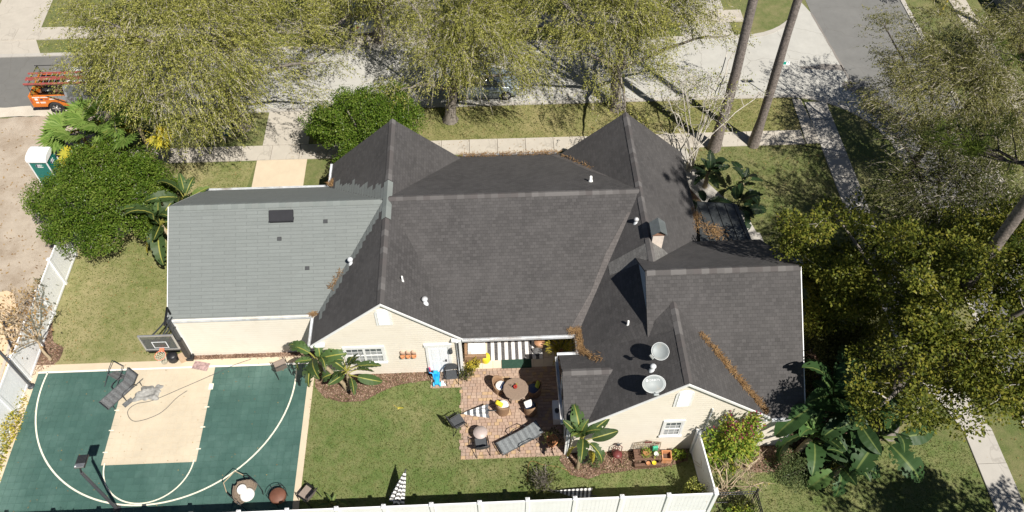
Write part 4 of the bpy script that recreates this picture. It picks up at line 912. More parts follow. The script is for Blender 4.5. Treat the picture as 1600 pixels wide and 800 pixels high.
crumple('tarp', (-14.85, 18.62), .3, .25, .24, M['tarp'], 'smaller crumpled grey cover heaped against the tarp on the lane', 'tarp', 5)
def mat_thing(name, c, w, d, rz, mat, label, cat, z=.05):
    b = MB().box((0, 0, .012), (w, d, .02), bev=.006); o = b.build(name, mat); o.location = (*c, z); o.rotation_euler = (0, 0, rz); return tag(o, label, cat)
mat_thing('mat', (-13.08, 19.76), .72, .4, R(-14), M['camo'], 'mottled pinkish brown mat at the top of the tan lane', 'mat')
mat_thing('mat', (-15.9, 18.05), .45, .24, R(48), M['slate_dark'], 'small dark grey mat on the court beside the lounger foot', 'mat')
mat_thing('doormat', (1.01, 19.31), 1.34, .5, 0, M['green_mat'], 'plain dark green mat in front of the striped rug', 'mat', .045)
mat_thing('rug', (.97, 20.55), 2.5, 2.1, 0, M['stripe_rug'], 'black and white striped rug on the porch floor', 'rug', .046)

# ------------------------------------------------------------------ loungers and chairs
def chaise(label, loc, rz, back, mat, arms=True, legz=.34):
    t = thing('chaise_lounge', label, 'lounger', loc, rz)
    L, w = 1.95, .64; split = .68
    n = 9; b = MB()
    for i in range(n):
        x = .04 + (L - split - .05) * i / n; b.box((x + (L - split) / n / 2, 0, legz + .012 * math.sin(i * 1.9)), ((L - split) / n - .006, w - .06, .02))
    b.build('sling_bed', M[mat], t)
    rot = Matrix.Rotation(-R(back), 3, 'Y'); c = Vector((L - split, 0, legz)) + rot @ Vector((split / 2, 0, 0))
    bk = MB().box(c, (split, w - .06, .025), rot=rot).build('backrest', M[mat], t)
    fr = MB()
    for y in (-w / 2 + .015, w / 2 - .015):
        fr.tube([(0, y, legz), (L - split, y, legz), (L - .1, y, legz)], .02, 6); e = Vector((L - split, y, legz)) + rot @ Vector((split, 0, 0)); fr.tube([(L - split, y, legz + .01), e], .02, 6)
    fr.tube([(0, -w / 2, legz), (0, w / 2, legz)], .02, 6); e = Vector((L - split, 0, legz)) + rot @ Vector((split, 0, 0)); fr.tube([e + Vector((0, -w / 2, 0)), e + Vector((0, w / 2, 0))], .02, 6)
    fr.build('frame', M['dgrey'], t)
    for x in (.22, L - .3):
        for y in (-w / 2 + .015, w / 2 - .015): MB().tube([(x, y, legz), (x, y, 0)], .018, 6).build('leg', M['dgrey'], t)
    if arms:
        for y in (-w / 2 - .05, w / 2 + .05): MB().tube([(L - split - .5, y, .0), (L - split - .52, y, .5), (L - split - .4, y, .6), (L - split + .1, y, .6), (L - split + .2, y * .95, legz)], .02, 6).build('armrest', M['dgrey'], t)
    return t
chaise('slate sling lounger lying across the corner of the brick patio', (.1, 15.05, .04), R(27), 14, 'slate')
chaise('dark sling lounger with raised back standing on the green court', (-16.75, 17.75, .045), R(52), 46, 'slate_dark', True)
t = thing('folded_lounger', 'dark folded lounger frame leaning behind the court lounger', 'lounger', (-16.55, 19.25, .045), R(60)); MB().box((0, 0, .3), (.5, .6, .03), rot=Matrix.Rotation(R(35), 3, 'Y')).build('sling', M['slate_dark'], t)
MB().tube([(-.6, .3, .02), (0, .33, .62), (.3, .3, .9), (.3, -.3, .9), (0, -.33, .62), (-.6, -.3, .02)], .02, 6).build('frame', M['dgrey'], t)

def sling_chair(name, label, loc, rz, mat, frame, cat='chair', group=None, hi=.95, arms=True):
    t = thing(name, label, cat, loc, rz, group)      # seat faces local -y
    MB().box((0, 0, .43), (.5, .48, .025), rot=Matrix.Rotation(R(-5), 3, 'X')).build('seat', M[mat], t)
    n = 5; b = MB()
    for i in range(n):
        x = -.25 + .5 * (i + .5) / n; dy = .03 * (1 - (2 * x / .5) ** 2); b.box((x, .32 + dy, .70), (.102, .022, .54), rot=Matrix.Rotation(R(-16), 3, 'X'))
    b.build('backrest', M[mat], t)
    for s in (-1, 1):
        x = s * .29; b = MB()
        b.tube([(x, -.28, 0), (x, -.25, .42), (x, -.2, .62), (x, .2, .65), (x, .36, .72)] if arms else [(x, -.28, 0), (x, -.24, .42), (x, .22, .42)], .017, 6); b.tube([(x, .42, 0), (x, .22, .42), (x, .3, .66), (x, .42, hi)], .017, 6); b.tube([(x, -.25, .43), (x, .23, .41)], .017, 6)
        b.build('side_frame', M[frame], t)
    MB().tube([(-.29, .42, hi), (-.2, .43, hi + .03), (.2, .43, hi + .03), (.29, .42, hi)], .017, 6).build('top_rail', M[frame], t)
    return t
sling_chair('patio_chair', 'black sling chair overlapping the lawn edge left of the round side table', (-1.6, 16.35, .03), R(122), 'charcoal', 'black')
sling_chair('patio_chair', 'black sling chair tucked under the lower side of the round side table', (-.62, 15.3, .04), R(188), 'charcoal', 'black')
sling_chair('patio_chair', 'taupe sling chair in the upper right corner of the court', (-9.42, 19.4, .045), R(205), 'taupe', 'black')
sling_chair('patio_chair', 'grey taupe sling chair beside the bottom fence at the court edge', (-7.62, 13.45, .02), R(235), 'taupe', 'black')
t = thing('folding_chair', 'black chair with rounded back standing by the white door', 'chair', (-1.86, 18.62, .04), R(4))
MB().box((0, -.02, .44), (.5, .46, .03), rot=Matrix.Rotation(R(-4), 3, 'X'), bev=.01).build('seat', M['charcoal'], t)
b = MB(); prof = [(.27 * math.cos(R(a)), .22, .72 + .24 * math.sin(R(a))) for a in range(0, 181, 15)] + [(-.25, .2, .5), (.25, .2, .5)]; b.prism(prof, (0, .03, 0)); b.build('backrest', M['charcoal'], t)
for s in (-1, 1):
    MB().tube([(s * .27, -.3, 0), (s * .27, -.24, .44), (s * .28, .24, .66), (s * .27, .3, .2), (s * .27, .34, 0)], .016, 6).build('side_frame', M['black'], t); MB().tube([(s * .3, -.26, .6), (s * .3, .24, .66)], .022, 6).build('armrest', M['black'], t)
# papasan style swing seat and foot stool near the fence
t = thing('lounge_chair', 'brown rope lounge chair with black hoop arms and white cushions by the bottom fence', 'chair', (-10.12, 13.62, .045), R(52))
for s in (-1, 1): MB().tube([(s * .42, -.5, 0), (s * .46, -.52, .3), (s * .5, -.3, .62), (s * .5, .2, .72), (s * .45, .5, .5), (s * .4, .5, 0)], .02, 6).build('hoop_arm', M['black'], t)
b = MB(); sh = MB()
def egg(a, f): ang = R(a); r = .52 * math.sin(R(12 + 88 * f)); return Vector((r * math.cos(ang), .42 - .62 * f + .02, .52 + r * math.sin(ang) * .82))
for f in (0, .2, .4, .6, .8, 1): b.tube([egg(a, f) for a in range(-200 if f < .9 else -180, 21 if f < .9 else 1, 12)], .028, 6)
for a in range(-200, 21, 13): b.tube([egg(a, f) for f in (0, .25, .5, .75, 1)], .03, 6)
n = 18; m_ = 6; vs = [egg(-205 + 230 * i / n, j / m_) for i in range(n + 1) for j in range(m_ + 1)]; sh.add(vs, [(i * (m_ + 1) + j, i * (m_ + 1) + j + 1, (i + 1) * (m_ + 1) + j + 1, (i + 1) * (m_ + 1) + j) for i in range(n) for j in range(m_)], 0, True)
sh.build('woven_shell', M['wicker_grey'], t); b.build('rope_ribs', M['wicker_grey'], t)
MB().lathe((0, -.12, .2), [(.0, 0), (.25, .02), (.3, .08), (.25, .14), (0, .16)], 18).build('seat_cushion', M['cushion'], t); bc = MB().lathe((0, 0, 0), [(.0, 0), (.18, .02), (.22, .06), (.17, .11), (0, .13)], 16).build('back_cushion', M['cushion'], t); bc.location = (0, .16, .45); bc.rotation_euler = (R(58), 0, 0)
MB().tube([(-.45, .5, .5), (-.3, .66, .95), (.3, .66, .95), (.45, .5, .5)], .02, 6).build('top_hoop', M['tanbark'], t)
t = thing('stool', 'round brown leather stool in a black wire ring frame by the fence', 'stool', (-8.78, 13.42, .045)); MB().lathe((0, 0, .2), [(.28, 0), (.33, .05), (.33, .2), (.28, .25), (.0, .262)], 22).build('seat', M['leather'], t)
MB().tube([(.38 * math.cos(R(a)), .38 * math.sin(R(a)), .55) for a in range(20, 200, 15)], .014, 6).build('back_ring', M['black'], t)
for a in (20, 75, 130, 200, 270, 330): MB().tube([(.36 * math.cos(R(a)), .36 * math.sin(R(a)), .55 if a < 201 else .4), (.34 * math.cos(R(a)), .34 * math.sin(R(a)), 0)], .014, 6).build('leg', M['black'], t)

# patio table set
t = thing('dining_table', 'brown eight sided dining table in the middle of the patio', 'table', (.9, 17.62, .04), R(10))
b = MB(); b.lathe((0, 0, .70), [(.50, 0), (.55, .015), (.55, .04), (.53, .05), (.0, .05)], 12, sm=False); b.build('tabletop', M['table'], t)
for a in (45, 135, 225, 315): MB().tube([(.32 * math.cos(R(a)), .32 * math.sin(R(a)), .7), (.38 * math.cos(R(a)), .38 * math.sin(R(a)), 0)], .03, 6).build('leg', M['wicker_grey'], t)
t = thing('centrepiece', 'red flower centrepiece with a small wire lantern on the dining table', 'centrepiece', (.88, 17.66, .79)); MB().lathe((0, 0, 0), [(.06, 0), (.09, .06), (.07, .1)], 10).build('bowl', M['leather'], t)
b = MB()
for i in range(9): a = i * 40; b.lathe((.06 * math.cos(R(a)), .06 * math.sin(R(a)), .1 + .02 * (i % 3)), [(0, -.03), (.035, 0), (0, .035)], 6)
b.build('flowers', mk('red_petals', (0.55, 0.04, 0.03), 0.7), t); MB().tube([(-.14, .02, 0), (-.14, .02, .2), (-.2, .08, .2), (-.2, .08, 0)], .008, 4).build('wire_lantern', M['black'], t); MB().box((.05, .09, .14), (.02, .02, .2)).box((.08, .1, .12), (.02, .02, .16)).build('stalks', M['goldleaf'], t)
def tub_chair(label, x, y, rz, c1):
    t = thing('wicker_chair', label, 'chair', (x, y, .04), rz, 'wicker tub chairs round the dining table')      # faces local +y
    vs = []; fs = []; n = 16; st = 5
    for i in range(n + 1):
        a = R(165 + 210 * i / n); taper = math.sin(math.pi * i / n)
        for j in range(st):
            z = .0 + j * (.42 + .42 * taper) / (st - 1); r = .27 + .06 * z
            for k in (0, 1): rr = r - .035 * k; vs.append((rr * math.cos(a), rr * math.sin(a) * 1.05, z))
    w = st * 2
    for i in range(n):
        for j in range(st - 1):
            for k in (0, 1):
                q = (i * w + j * 2 + k, (i + 1) * w + j * 2 + k, (i + 1) * w + j * 2 + 2 + k, i * w + j * 2 + 2 + k); fs.append(q if k == 0 else q[::-1])
        fs.append((i * w + w - 2, (i + 1) * w + w - 2, (i + 1) * w + w - 1, i * w + w - 1))
    for e in (0, n): fs += [(e * w + j * 2, e * w + j * 2 + 1, e * w + j * 2 + 3, e * w + j * 2 + 2) for j in range(st - 1)]
    MB().add(vs, fs, 0, True).build('shell', M['wicker'], t)
    MB().lathe((0, .02, 0), [(.24, 0), (.25, .36), (.22, .38), (0, .38)], 16).build('seat_base', M['wicker'], t)
    MB().lathe((0, .05, .385), [(.2, 0), (.235, .03), (.235, .07), (.2, .1), (0, .11)], 16).build('cushion', M[c1], t)
    return t
tub_chair('wicker tub chair with white and blue cushion at the upper left of the dining table', .22, 18.0, R(-122), 'cushion')
tub_chair('shaded wicker tub chair against the right side of the dining table', 1.72, 17.78, R(95), 'navy')
tub_chair('wicker tub chair with yellow pillow at the lower left of the dining table', .32, 16.98, R(-20), 'cushion')
tub_chair('wicker tub chair with white throw at the lower right of the dining table', 1.5, 16.9, R(28), 'navy')
def pillow(label, c, d, rz, mat, tilt=25, name='pillow'):
    b = MB(); vs = []; fs = []; n = 9
    for sgn in (1, -1):
        for i in range(n):
            for j in range(n):
                u, v = i / (n - 1) * 2 - 1, j / (n - 1) * 2 - 1; vs.append((u * d[0] / 2 * (1 - .08 * v * v), v * d[1] / 2 * (1 - .08 * u * u), sgn * d[2] / 2 * ((1 - u ** 4) * (1 - v ** 4)) ** .5))
    for s in (0, 1):
        for i in range(n - 1):
            for j in range(n - 1): q = (s * n * n + i * n + j, s * n * n + (i + 1) * n + j, s * n * n + (i + 1) * n + j + 1, s * n * n + i * n + j + 1); fs.append(q if s == 0 else q[::-1])
    o = b.add(vs, fs, 0, True).build(name, M[mat]); o.location = c; o.rotation_euler = (R(tilt), 0, rz); return tag(o, label, 'pillow')
pillow('bright yellow pillow on the lower left wicker chair', (.17, 17.0, .66), (.36, .2, .14), R(-35), 'yellow', 35)
pillow('lime yellow pillow on the shaded wicker chair right of the table', (1.85, 17.82, .72), (.34, .2, .12), R(70), 'lime', 35)
pillow('navy striped pillow on the upper left wicker chair', (.36, 17.92, .57), (.36, .14, .1), R(60), 'navy', 20)
pillow('white folded throw on the lower right wicker chair', (1.42, 17.0, .57), (.36, .3, .08), R(20), 'cushion', 10, 'throw')
pillow('black and white patterned pillow on the porch floor below the round table', (1.98, 19.84, .2), (.4, .3, .14), R(20), 'stripe_umb2', 30)
t = thing('side_table', 'round pinkish side table between two black chairs on the patio', 'table', (-.66, 15.75, .04)); MB().lathe((0, 0, .5), [(.27, 0), (.3, .012), (.3, .035), (0, .036)], 26).build('tabletop', M['sidetop'], t)
for a in (30, 150, 270): MB().tube([(.2 * math.cos(R(a)), .2 * math.sin(R(a)), .5), (.25 * math.cos(R(a)), .25 * math.sin(R(a)), 0)], .014, 6).build('leg', M['black'], t)
t = thing('planter_stand', 'white narrow planter box in the shade against the house wall', 'planter', (2.58, 16.68, .04)); MB().box((0, 0, .25), (.28, .9, .5), bev=.01).build('box', M['white'], t); MB().lathe((.02, -.1, .5), [(.08, 0), (.1, .15), (.09, .15), (.08, .1), (0, .1)], 12).build('pot', M['dgrey'], t)

# folded parasols
def parasol(label, p0, p1, r, mat, pole_extra=.8, flat=1.0):
    p0, p1 = Vector(p0), Vector(p1); d = (p1 - p0); L = d.length
    t = thing('parasol', label, 'parasol', p0); t.rotation_mode = 'QUATERNION'; t.rotation_quaternion = d.to_track_quat('Z', 'Y')
    n = 16; vs = []; fs = []; K = 9
    for i in range(K):
        f = i / (K - 1); rr = r * (1 - f) ** .85 + .012
        for j in range(n): a = 2 * math.pi * j / n; q = rr * (1.0 if j % 2 == 0 else .55); vs.append((q * math.cos(a), q * math.sin(a) * flat, f * L + (.05 if j % 2 and i == 0 else 0)))
    for i in range(K - 1):
        for j in range(n): fs.append((i * n + j, i * n + (j + 1) % n, (i + 1) * n + (j + 1) % n, (i + 1) * n + j))
    MB().add(vs, fs).build('canopy', M[mat], t); MB().tube([(0, 0, -pole_extra), (0, 0, L + .06)], .02, 8).build('pole', M['dgrey'], t)
    return t
parasol('folded striped parasol lying on the bricks with its pole to the right', (-.28, 16.86, .3), (-1.4, 16.86, .16), .3, 'stripe_umb', .85)
parasol('folded fine striped parasol leaning up from the bottom fence on the lawn', (-4.05, 12.98, .35), (-3.62, 13.85, 1.35), .34, 'stripe_umb2', .3)
parasol('folded striped parasol lying along the fence in its shade', (3.75, 12.98, .22), (2.35, 13.22, .22), .3, 'stripe_umb2', .2)
t = thing('weighted_foot', 'dark parasol base below the leaning striped parasol', 'weight', (-4.2, 12.75, 0)); MB().lathe((0, 0, 0), [(.26, 0), (.26, .06), (.1, .12), (.05, .3)], 14).build('disc', M['dgrey'], t)

# toy, wall planters
t = thing('toy_scooter', 'bright blue plastic ride on toy heaped by the white door', 'toy', (-2.52, 18.58, .04)); MB().box((0, 0, .22), (.22, .6, .16), bev=.05).build('body', M['blue'], t); MB().box((-.05, .12, .42), (.2, .18, .3), bev=.05).build('seat_back', M['blue'], t); MB().tube([(-.12, -.1, .3), (-.16, .02, .62), (-.3, .05, .62)], .03, 6).build('handlebar', M['blue'], t)
for x, y in ((-.14, -.24), (.14, -.24), (0, .26)): MB().tube([(x - .03, y, .1), (x + .03, y, .1)], .1, 12).build('wheel', mk('pale_blue_plastic', (0.1, 0.5, 0.8), .4), t)
crumple('plastic_bag', (-2.28, 18.4), .13, .12, .3, M['brightwhite'], 'crumpled white plastic bag beside the blue toy', 'bag', 9, .05)
t = thing('toy_bat', 'pink and dark toy bats leaning on the door frame', 'toy bats', (-2.8, 18.93, .04)); MB().tube([(0, 0, 0), (-.04, .03, .5)], .035, 8).build('bat', M['pink'], t); MB().tube([(-.1, 0, 0), (-.1, .03, .45)], .03, 8).build('bat', M['navy'], t)
for i, w in enumerate(('left', 'middle', 'right')):
    t = thing('wall_planter', f'terracotta face planter on the cream gable wall, {w} of three', 'wall planter', (-3.9 + i * .24, 18.99, 1.45), 0, 'terracotta wall planters')
    MB().lathe((0, 0, .2), [(0, -.02), (.1, 0), (.1, .2), (.06, .28), (0, .3)], 12, sy=.4).build('back_plate', mk('pale_terracotta', (0.62, 0.42, 0.30), .8), t); MB().lathe((0, -.04, -.05), [(.04, 0), (.1, .1), (.11, .2), (.09, .2), (.07, .13), (0, .12)], 12).build('pot', M['terra'], t)

# porch furniture
t = thing('wicker_sofa', 'brown wicker sofa with thick white cushions at the left of the porch', 'sofa', (-.78, 20.35, .04)); MB().bx(-.42, .44, -.95, .95, .05, .32).build('base', M['wicker'], t); MB().bx(-.5, -.38, -.95, .95, .05, .8).build('backrest', M['wicker'], t)
for y in (-.97, .85): MB().box((-.02, y + .06, .33), (.96, .14, .6), bev=.03).build('arm', M['wicker'], t)
for y in (-.4, .42): MB().box((.06, y, .41), (.74, .8, .16), bev=.04).build('seat_cushion', M['cushion'], t); MB().box((-.28, y, .62), (.16, .78, .4), bev=.05).build('back_cushion', M['cushion'], t)
t = thing('stool', 'yellow drum stool on the porch beside the potted plants', 'stool', (-.36, 19.5, .04)); MB().lathe((0, 0, 0), [(.17, 0), (.2, .08), (.205, .25), (.19, .4), (.17, .43), (0, .435)], 20).build('drum', M['yellow'], t)
t = thing('side_table', 'small round wicker table with wooden top on the striped rug', 'table', (2.08, 20.12, .05)); MB().lathe((0, 0, 0), [(.16, 0), (.2, .1), (.22, .3), (.2, .42)], 18).build('drum', M['wicker'], t); MB().lathe((0, 0, .42), [(.24, 0), (.245, .03), (0, .032)], 20).build('tabletop', mk('warm_wood', (0.42, 0.22, 0.12), .5, .15, 8), t)
t = thing('loveseat', 'grey cushioned loveseat in the shade at the right of the porch', 'sofa', (2.9, 20.6, .04)); MB().bx(-.6, .6, -.3, .4, .05, .3).build('base', M['dgrey'], t); MB().bx(-.6, .6, .4, .55, .05, .8).build('backrest', M['dgrey'], t)
for x in (-.3, .3): MB().box((x, .03, .38), (.56, .62, .14), bev=.04).build('seat_cushion', mk('grey_cushion', (0.35, 0.34, 0.32), .9), t)
# south wall things
t = thing('garden_bench', 'brown wooden bench with an arched scroll iron back against the cream wall', 'bench', (6.18, 14.55, .01))
for i in range(4): MB().bx(-.55, .55, -.26 + i * .125, -.15 + i * .125, .4, .43).build('seat_slat', M['wood'], t)
MB().bx(-.55, .55, -.42, -.3, .2, .23).bx(-.55, .55, -.42, -.4, .02, .2).build('front_apron', M['wood'], t)
bk = MB(); bk.tube([(-.55, .27, .4), (-.55, .3, .85), (-.35, .3, .9), (0, .3, 1.06), (.35, .3, .9), (.55, .3, .85), (.55, .27, .4)], .016, 6); bk.tube([(-.55, .29, .7), (.55, .29, .7)], .012, 6)
for c in (-.3, 0, .3): bk.tube([(c + .1 * math.cos(R(a)), .3, .8 + .07 * math.sin(R(a))) for a in range(0, 361, 30)], .01, 5)
bkk = bk.build('iron_back', mk('bronze_metal', (0.25, 0.2, 0.14), .6), t); me = None
for i in range(16):
    x = -.5 + i * .0667
    if me is None: o = MB().box((0, .285, .55), (.018, .012, .28)).build('spindle', mk('pale_spindle', (0.62, 0.55, 0.44), .7), bkk); me = o.data; o.location = (x, 0, 0)
    else: inst(me, 'spindle', bkk, (x, 0, 0))
MB().box((.02, .3, .9), (.3, .03, .09), bev=.02).box((.42, .3, .82), (.2, .03, .08), bev=.02).build('scroll_plaque', M['maroon'], bkk)
for x in (-.5, .5): MB().bx(x - .03, x + .03, -.25, -.19, 0, .4).bx(x - .03, x + .03, .2, .26, 0, .4).build('leg', M['wood'], t)
def pot(label, loc, r, h, mat, plant=None, name='flower_pot', n=14, cat='pot', seed=1):
    t = thing(name, label, cat, loc); MB().lathe((0, 0, 0), [(r * .65, 0), (r, h * .88), (r * 1.12, h * .89), (r * 1.12, h), (r * .95, h), (r * .9, h * .85), (0, h * .85)], n).build('pot', M[mat], t)
    if plant: 
        k, ph, mt = plant; bush_mesh('plant', t, (0, 0, h * .8), r * 1.7, ph, k, mt, seed)
    return t
def bush_mesh(name, parent, c, rr, hh, n, mat, seed, L=(.05, .12), shape=.4):
    r = np.random.default_rng(seed); d = unit(r.normal(size=(n, 3))); d[:, 2] = np.abs(d[:, 2]); s = r.uniform(.35, 1, n) ** shape
    lump = 1 + .25 * np.sin(d[:, 0] * 5 + seed) * np.cos(d[:, 1] * 4 + 2 * seed)
    P = np.c_[d[:, 0] * rr * s * lump, d[:, 1] * rr * s * lump, d[:, 2] * hh * s * lump] + np.array(c)
    D = d + r.normal(0, .6, (n, 3)); N = d + r.normal(0, .5, (n, 3)) + np.array([0, 0, .6]); Ls = r.uniform(*L, n)
    V, F = leaves(P, D, N, Ls, Ls * r.uniform(.35, .6, n)); o = bpy.data.objects.new(name, arr_mesh(name, V, F, M[mat])); link(o, parent); return o
pot('round terracotta pot with a spiky plant near the patio corner in the shade', (2.3, 15.35, .04), .25, .42, 'terra', (260, .7, 'shade'), seed=3)
pot('terracotta pot with green herbs on the bench seat', (6.1, 14.55, .44), .12, .18, 'terra', (90, .12, 'bougleaf'), seed=4)
pot('cream pot on the right end of the bench seat', (6.52, 14.48, .44), .09, .16, 'cushion', (40, .1, 'bougleaf'), seed=5)
pot('small terracotta pot on the front board of the bench', (6.18, 14.2, .24), .08, .1, 'terra'); pot('small yellow pot on the front board of the bench', (6.42, 14.2, .24), .08, .12, 'yellow')
t = thing('seed_bag', 'green and white bag propped on the bench back', 'bag', (6.5, 14.72, .44), R(8)); MB().box((0, 0, .16), (.22, .1, .32), bev=.03).build('bag', mk('green_bag', (0.06, 0.42, 0.25), .5), t)
t = thing('planter_box', 'square terracotta planter box at the right end of the bench', 'planter', (6.98, 14.5, .01), R(-4)); b = MB()
for a in ((-.2, .2, -.2, -.16), (-.2, .2, .16, .2), (-.2, -.16, -.16, .16), (.16, .2, -.16, .16)): b.bx(a[0], a[1], a[2], a[3], 0, .4)
b.build('box', M['terra'], t); MB().bx(-.16, .16, -.16, .16, 0, .16).build('soil', M['mulch'], t)
t = thing('plant_chair', 'small maroon metal chair against the cream wall', 'chair', (4.95, 14.6, .01)); b = MB(); b.tube([(-.18, .15, 0), (-.18, .16, .75), (-.1, .17, .86), (.1, .17, .86), (.18, .16, .75), (.18, .15, 0)], .018, 6); b.tube([(.1 * math.cos(R(a)), .165, .62 + .12 * math.sin(R(a))) for a in range(0, 361, 30)], .014, 6); b.build('back_frame', M['maroon'], t)
MB().lathe((0, 0, .4), [(.19, 0), (.2, .03), (0, .032)], 14).build('seat', M['maroon'], t)
for x in (-.15, .15): MB().tube([(x, -.15, .4), (x * 1.15, -.19, 0)], .016, 6).build('leg', M['maroon'], t)
t = thing('urn', 'tall dark grey urn beside the banana plant in the mulch', 'urn', (3.55, 14.55, .01)); MB().lathe((0, 0, 0), [(.12, 0), (.16, .1), (.19, .45), (.2, .62), (.17, .66), (.15, .6), (0, .58)], 16).build('body', M['dgrey'], t)
t = thing('garden_heron', 'small dark bird ornament on the maroon chair top', 'ornament', (4.95, 14.78, .88)); MB().lathe((0, 0, 0), [(.0, 0), (.05, .06), (.04, .12), (0, .16)], 8, sx=1.8).tube([(.04, 0, .12), (.14, 0, .2)], .015, 5).build('body', M['dgrey'], t)

# satellite dishes on the roof
def dish(label, base, nrm, c, rx, ry, txt=None, roll=0):
    t = thing('satellite_dish', label, 'satellite dish', base); n = Vector(nrm).normalized(); q = n.to_track_quat('Z', 'Y').to_matrix() @ Matrix.Rotation(R(roll), 3, 'Z'); c = Vector(c) - Vector(base)
    vs = []; fs = []; k = 28; K = 6
    for lay in (0, -.018):
        for i in range(K):
            f = (i + .001) / (K - 1)
            for j in range(k): a = 2 * math.pi * j / k; vs.append(c + q @ Vector((rx * f * math.cos(a), ry * f * math.sin(a), .11 * f * f + lay)))
    for l in (0, 1):
        for i in range(K - 1):
            for j in range(k): f = (l * K * k + i * k + j, l * K * k + i * k + (j + 1) % k, l * K * k + (i + 1) * k + (j + 1) % k, l * K * k + (i + 1) * k + j); fs.append(f if l == 0 else f[::-1])
    for j in range(k): fs.append(((K - 1) * k + j, (K - 1) * k + (j + 1) % k, (2 * K - 1) * k + (j + 1) % k, (2 * K - 1) * k + j))
    r_ = MB().add(vs, fs, 0, True).build('reflector', M['dish'], t)
    MB().tube([c + q @ Vector((rx * 1.0 * math.cos(R(a)), ry * math.sin(R(a)), .11)) for a in range(0, 361, 15)], .012, 5).build('rim', mk('pale_rim', (0.68, 0.70, 0.70), .5), r_)
    MB().tube([(0, 0, -.05), (0, 0, .25), c + q @ Vector((0, 0, -.04))], .03, 8).build('mast', M['grey_metal'], t)
    e = c + q @ Vector((0, -ry * 1.12, .34)); MB().tube([c + q @ Vector((0, -ry * .9, .02)), e], .018, 6).build('feed_arm', M['grey_metal'], t)
    MB().box(e, (.2, .09, .1), rot=q, bev=.02).build('receiver', M['dish'], t)
    if txt:
        me = text_mesh(txt, .1, .002); me.materials.append(M['brightwhite']); o = bpy.data.objects.new('lettering', me); link(o, r_)
        o.matrix_local = Matrix.Translation(c + q @ Vector((.05, ry * .42, .052))) @ (q @ Matrix.Rotation(R(14), 3, 'X')).to_4x4()
        b = MB().lathe((0, 0, 0), [(.045, 0), (.045, .004), (0, .004)], 14).build('emblem', M['brightwhite'], r_); b.matrix_local = Matrix.Translation(c + q @ Vector((-.24, ry * .42, .06))) @ (q @ Matrix.Rotation(R(14), 3, 'X')).to_4x4()
    return t
dish('smaller round satellite dish higher up the roof slope', (6.5, 16.55, 5.22), (-.35, -.42, .84), (6.27, 16.3, 5.6), .34, .32, None, -20)
dish('wide oval satellite dish with white lettering near the gable edge', (5.95, 15.45, 4.78), (0.02, -.52, .85), (5.87, 15.13, 5.25), .43, .33, 'DIRECTV')

# ------------------------------------------------------------------ portable toilet, truck, cars, street furniture
t = thing('portable_toilet', 'teal portable toilet with white domed roof on the sandy lot', 'portable toilet', (-22.85, 31.45, 0), R(-3)); t.scale = (.83, .83, .95)
b = MB(); z1 = 2.05
MB().bx(-.55, .55, -.55, .55, .08, z1).build('cabin', M['teal'], t); MB().bx(-.6, .6, -.6, .6, 0, .1).build('skid', M['dgrey'], t)
vs = []; fs = []
for i in range(9):
    a = R(180 * i / 8); y = -.62 * math.cos(a); z = z1 + .08 + .26 * math.sin(a) ** .7
    vs += [(-.62, y, z), (.62, y, z)]
for i in range(8): fs.append((2 * i, 2 * i + 1, 2 * i + 3, 2 * i + 2))
fs += [tuple(range(0, 18, 2)), tuple(range(1, 18, 2))[::-1], (0, 16, 17, 1)]
MB().add(vs, fs).bx(-.62, .62, -.62, .62, z1 + .0, z1 + .08).build('roof', M['brightwhite'], t)
for x, y in ((-.555, -.555), (.555, -.555), (.555, .555)): MB().bx(x - .03, x + .03, y - .03, y + .03, .1, z1 - .001).build('corner_trim', M['brightwhite'], t)
MB().bx(-.5, .5, -.562, -.552, .9, .93).build('moulding', M['teal'], t)
def badge(rot, loc):
    b = MB(); n = 20; ov = [(.24 * math.cos(2 * math.pi * i / n), .0, .13 * math.sin(2 * math.pi * i / n)) for i in range(n)]
    o = b.prism(ov, (0, -.006, 0)).build('badge', M['alu'], t); o.location = loc; o.rotation_euler = rot
    p = MB().prism([(x * .92, -.007, z * .9) for x, y, z in ov if x < .02], (0, -.003, 0)).build('badge_field', M['navyprint'], o); MB().prism([(x * .92, -.007, z * .9) for x, y, z in ov if x > .02], (0, -.003, 0)).build('badge_field', M['greenprint'], o)
    me = text_mesh('BH', .22, .003, .25); me.materials.append(M['brightwhite']); l = bpy.data.objects.new('lettering', me); link(l, o); l.location = (0, -.013, .015); l.rotation_euler = (R(90), 0, 0)
    MB().bx(-.15, .2, -.014, -.01, -.115, -.08).build('underline', M['brightwhite'], o)
badge((0, 0, 0), (0, -.556, z1 - .3)); badge((0, 0, R(90)), (.556, 0, z1 - .35))

wheel_me = {}
def wheels(t, xs, w2, r, tw=.22):
    for x in xs:
        for s in (-1, 1):
            if r not in wheel_me:
                ty = MB().lathe((0, 0, 0), [(r * .62, -tw / 2), (r * .92, -tw / 2), (r, -tw * .38), (r, tw * .38), (r * .92, tw / 2), (r * .62, tw / 2)], 22).build('tyre', M['rubber'], None)
                rm = MB().lathe((0, 0, 0), [(r * .63, -.06), (r * .6, .05), (r * .52, .03), (0, .03)], 20)
                for k in range(6): rm.box((r * .33 * math.cos(R(60 * k)), r * .33 * math.sin(R(60 * k)), .055), (r * .5, .075, .04), R(60 * k))
                rm.lathe((0, 0, .05), [(.07, 0), (.07, .03), (0, .04)], 10); rmo = rm.build('rim', M['alu'], None); wheel_me[r] = (ty.data, rmo.data); bpy.data.objects.remove(ty); bpy.data.objects.remove(rmo)
            o = inst(wheel_me[r][0], 'wheel', t, (x, s * w2, r), (R(90) if s < 0 else R(-90), 0, 0)); inst(wheel_me[r][1], 'rim', o, (0, 0, tw * .3))
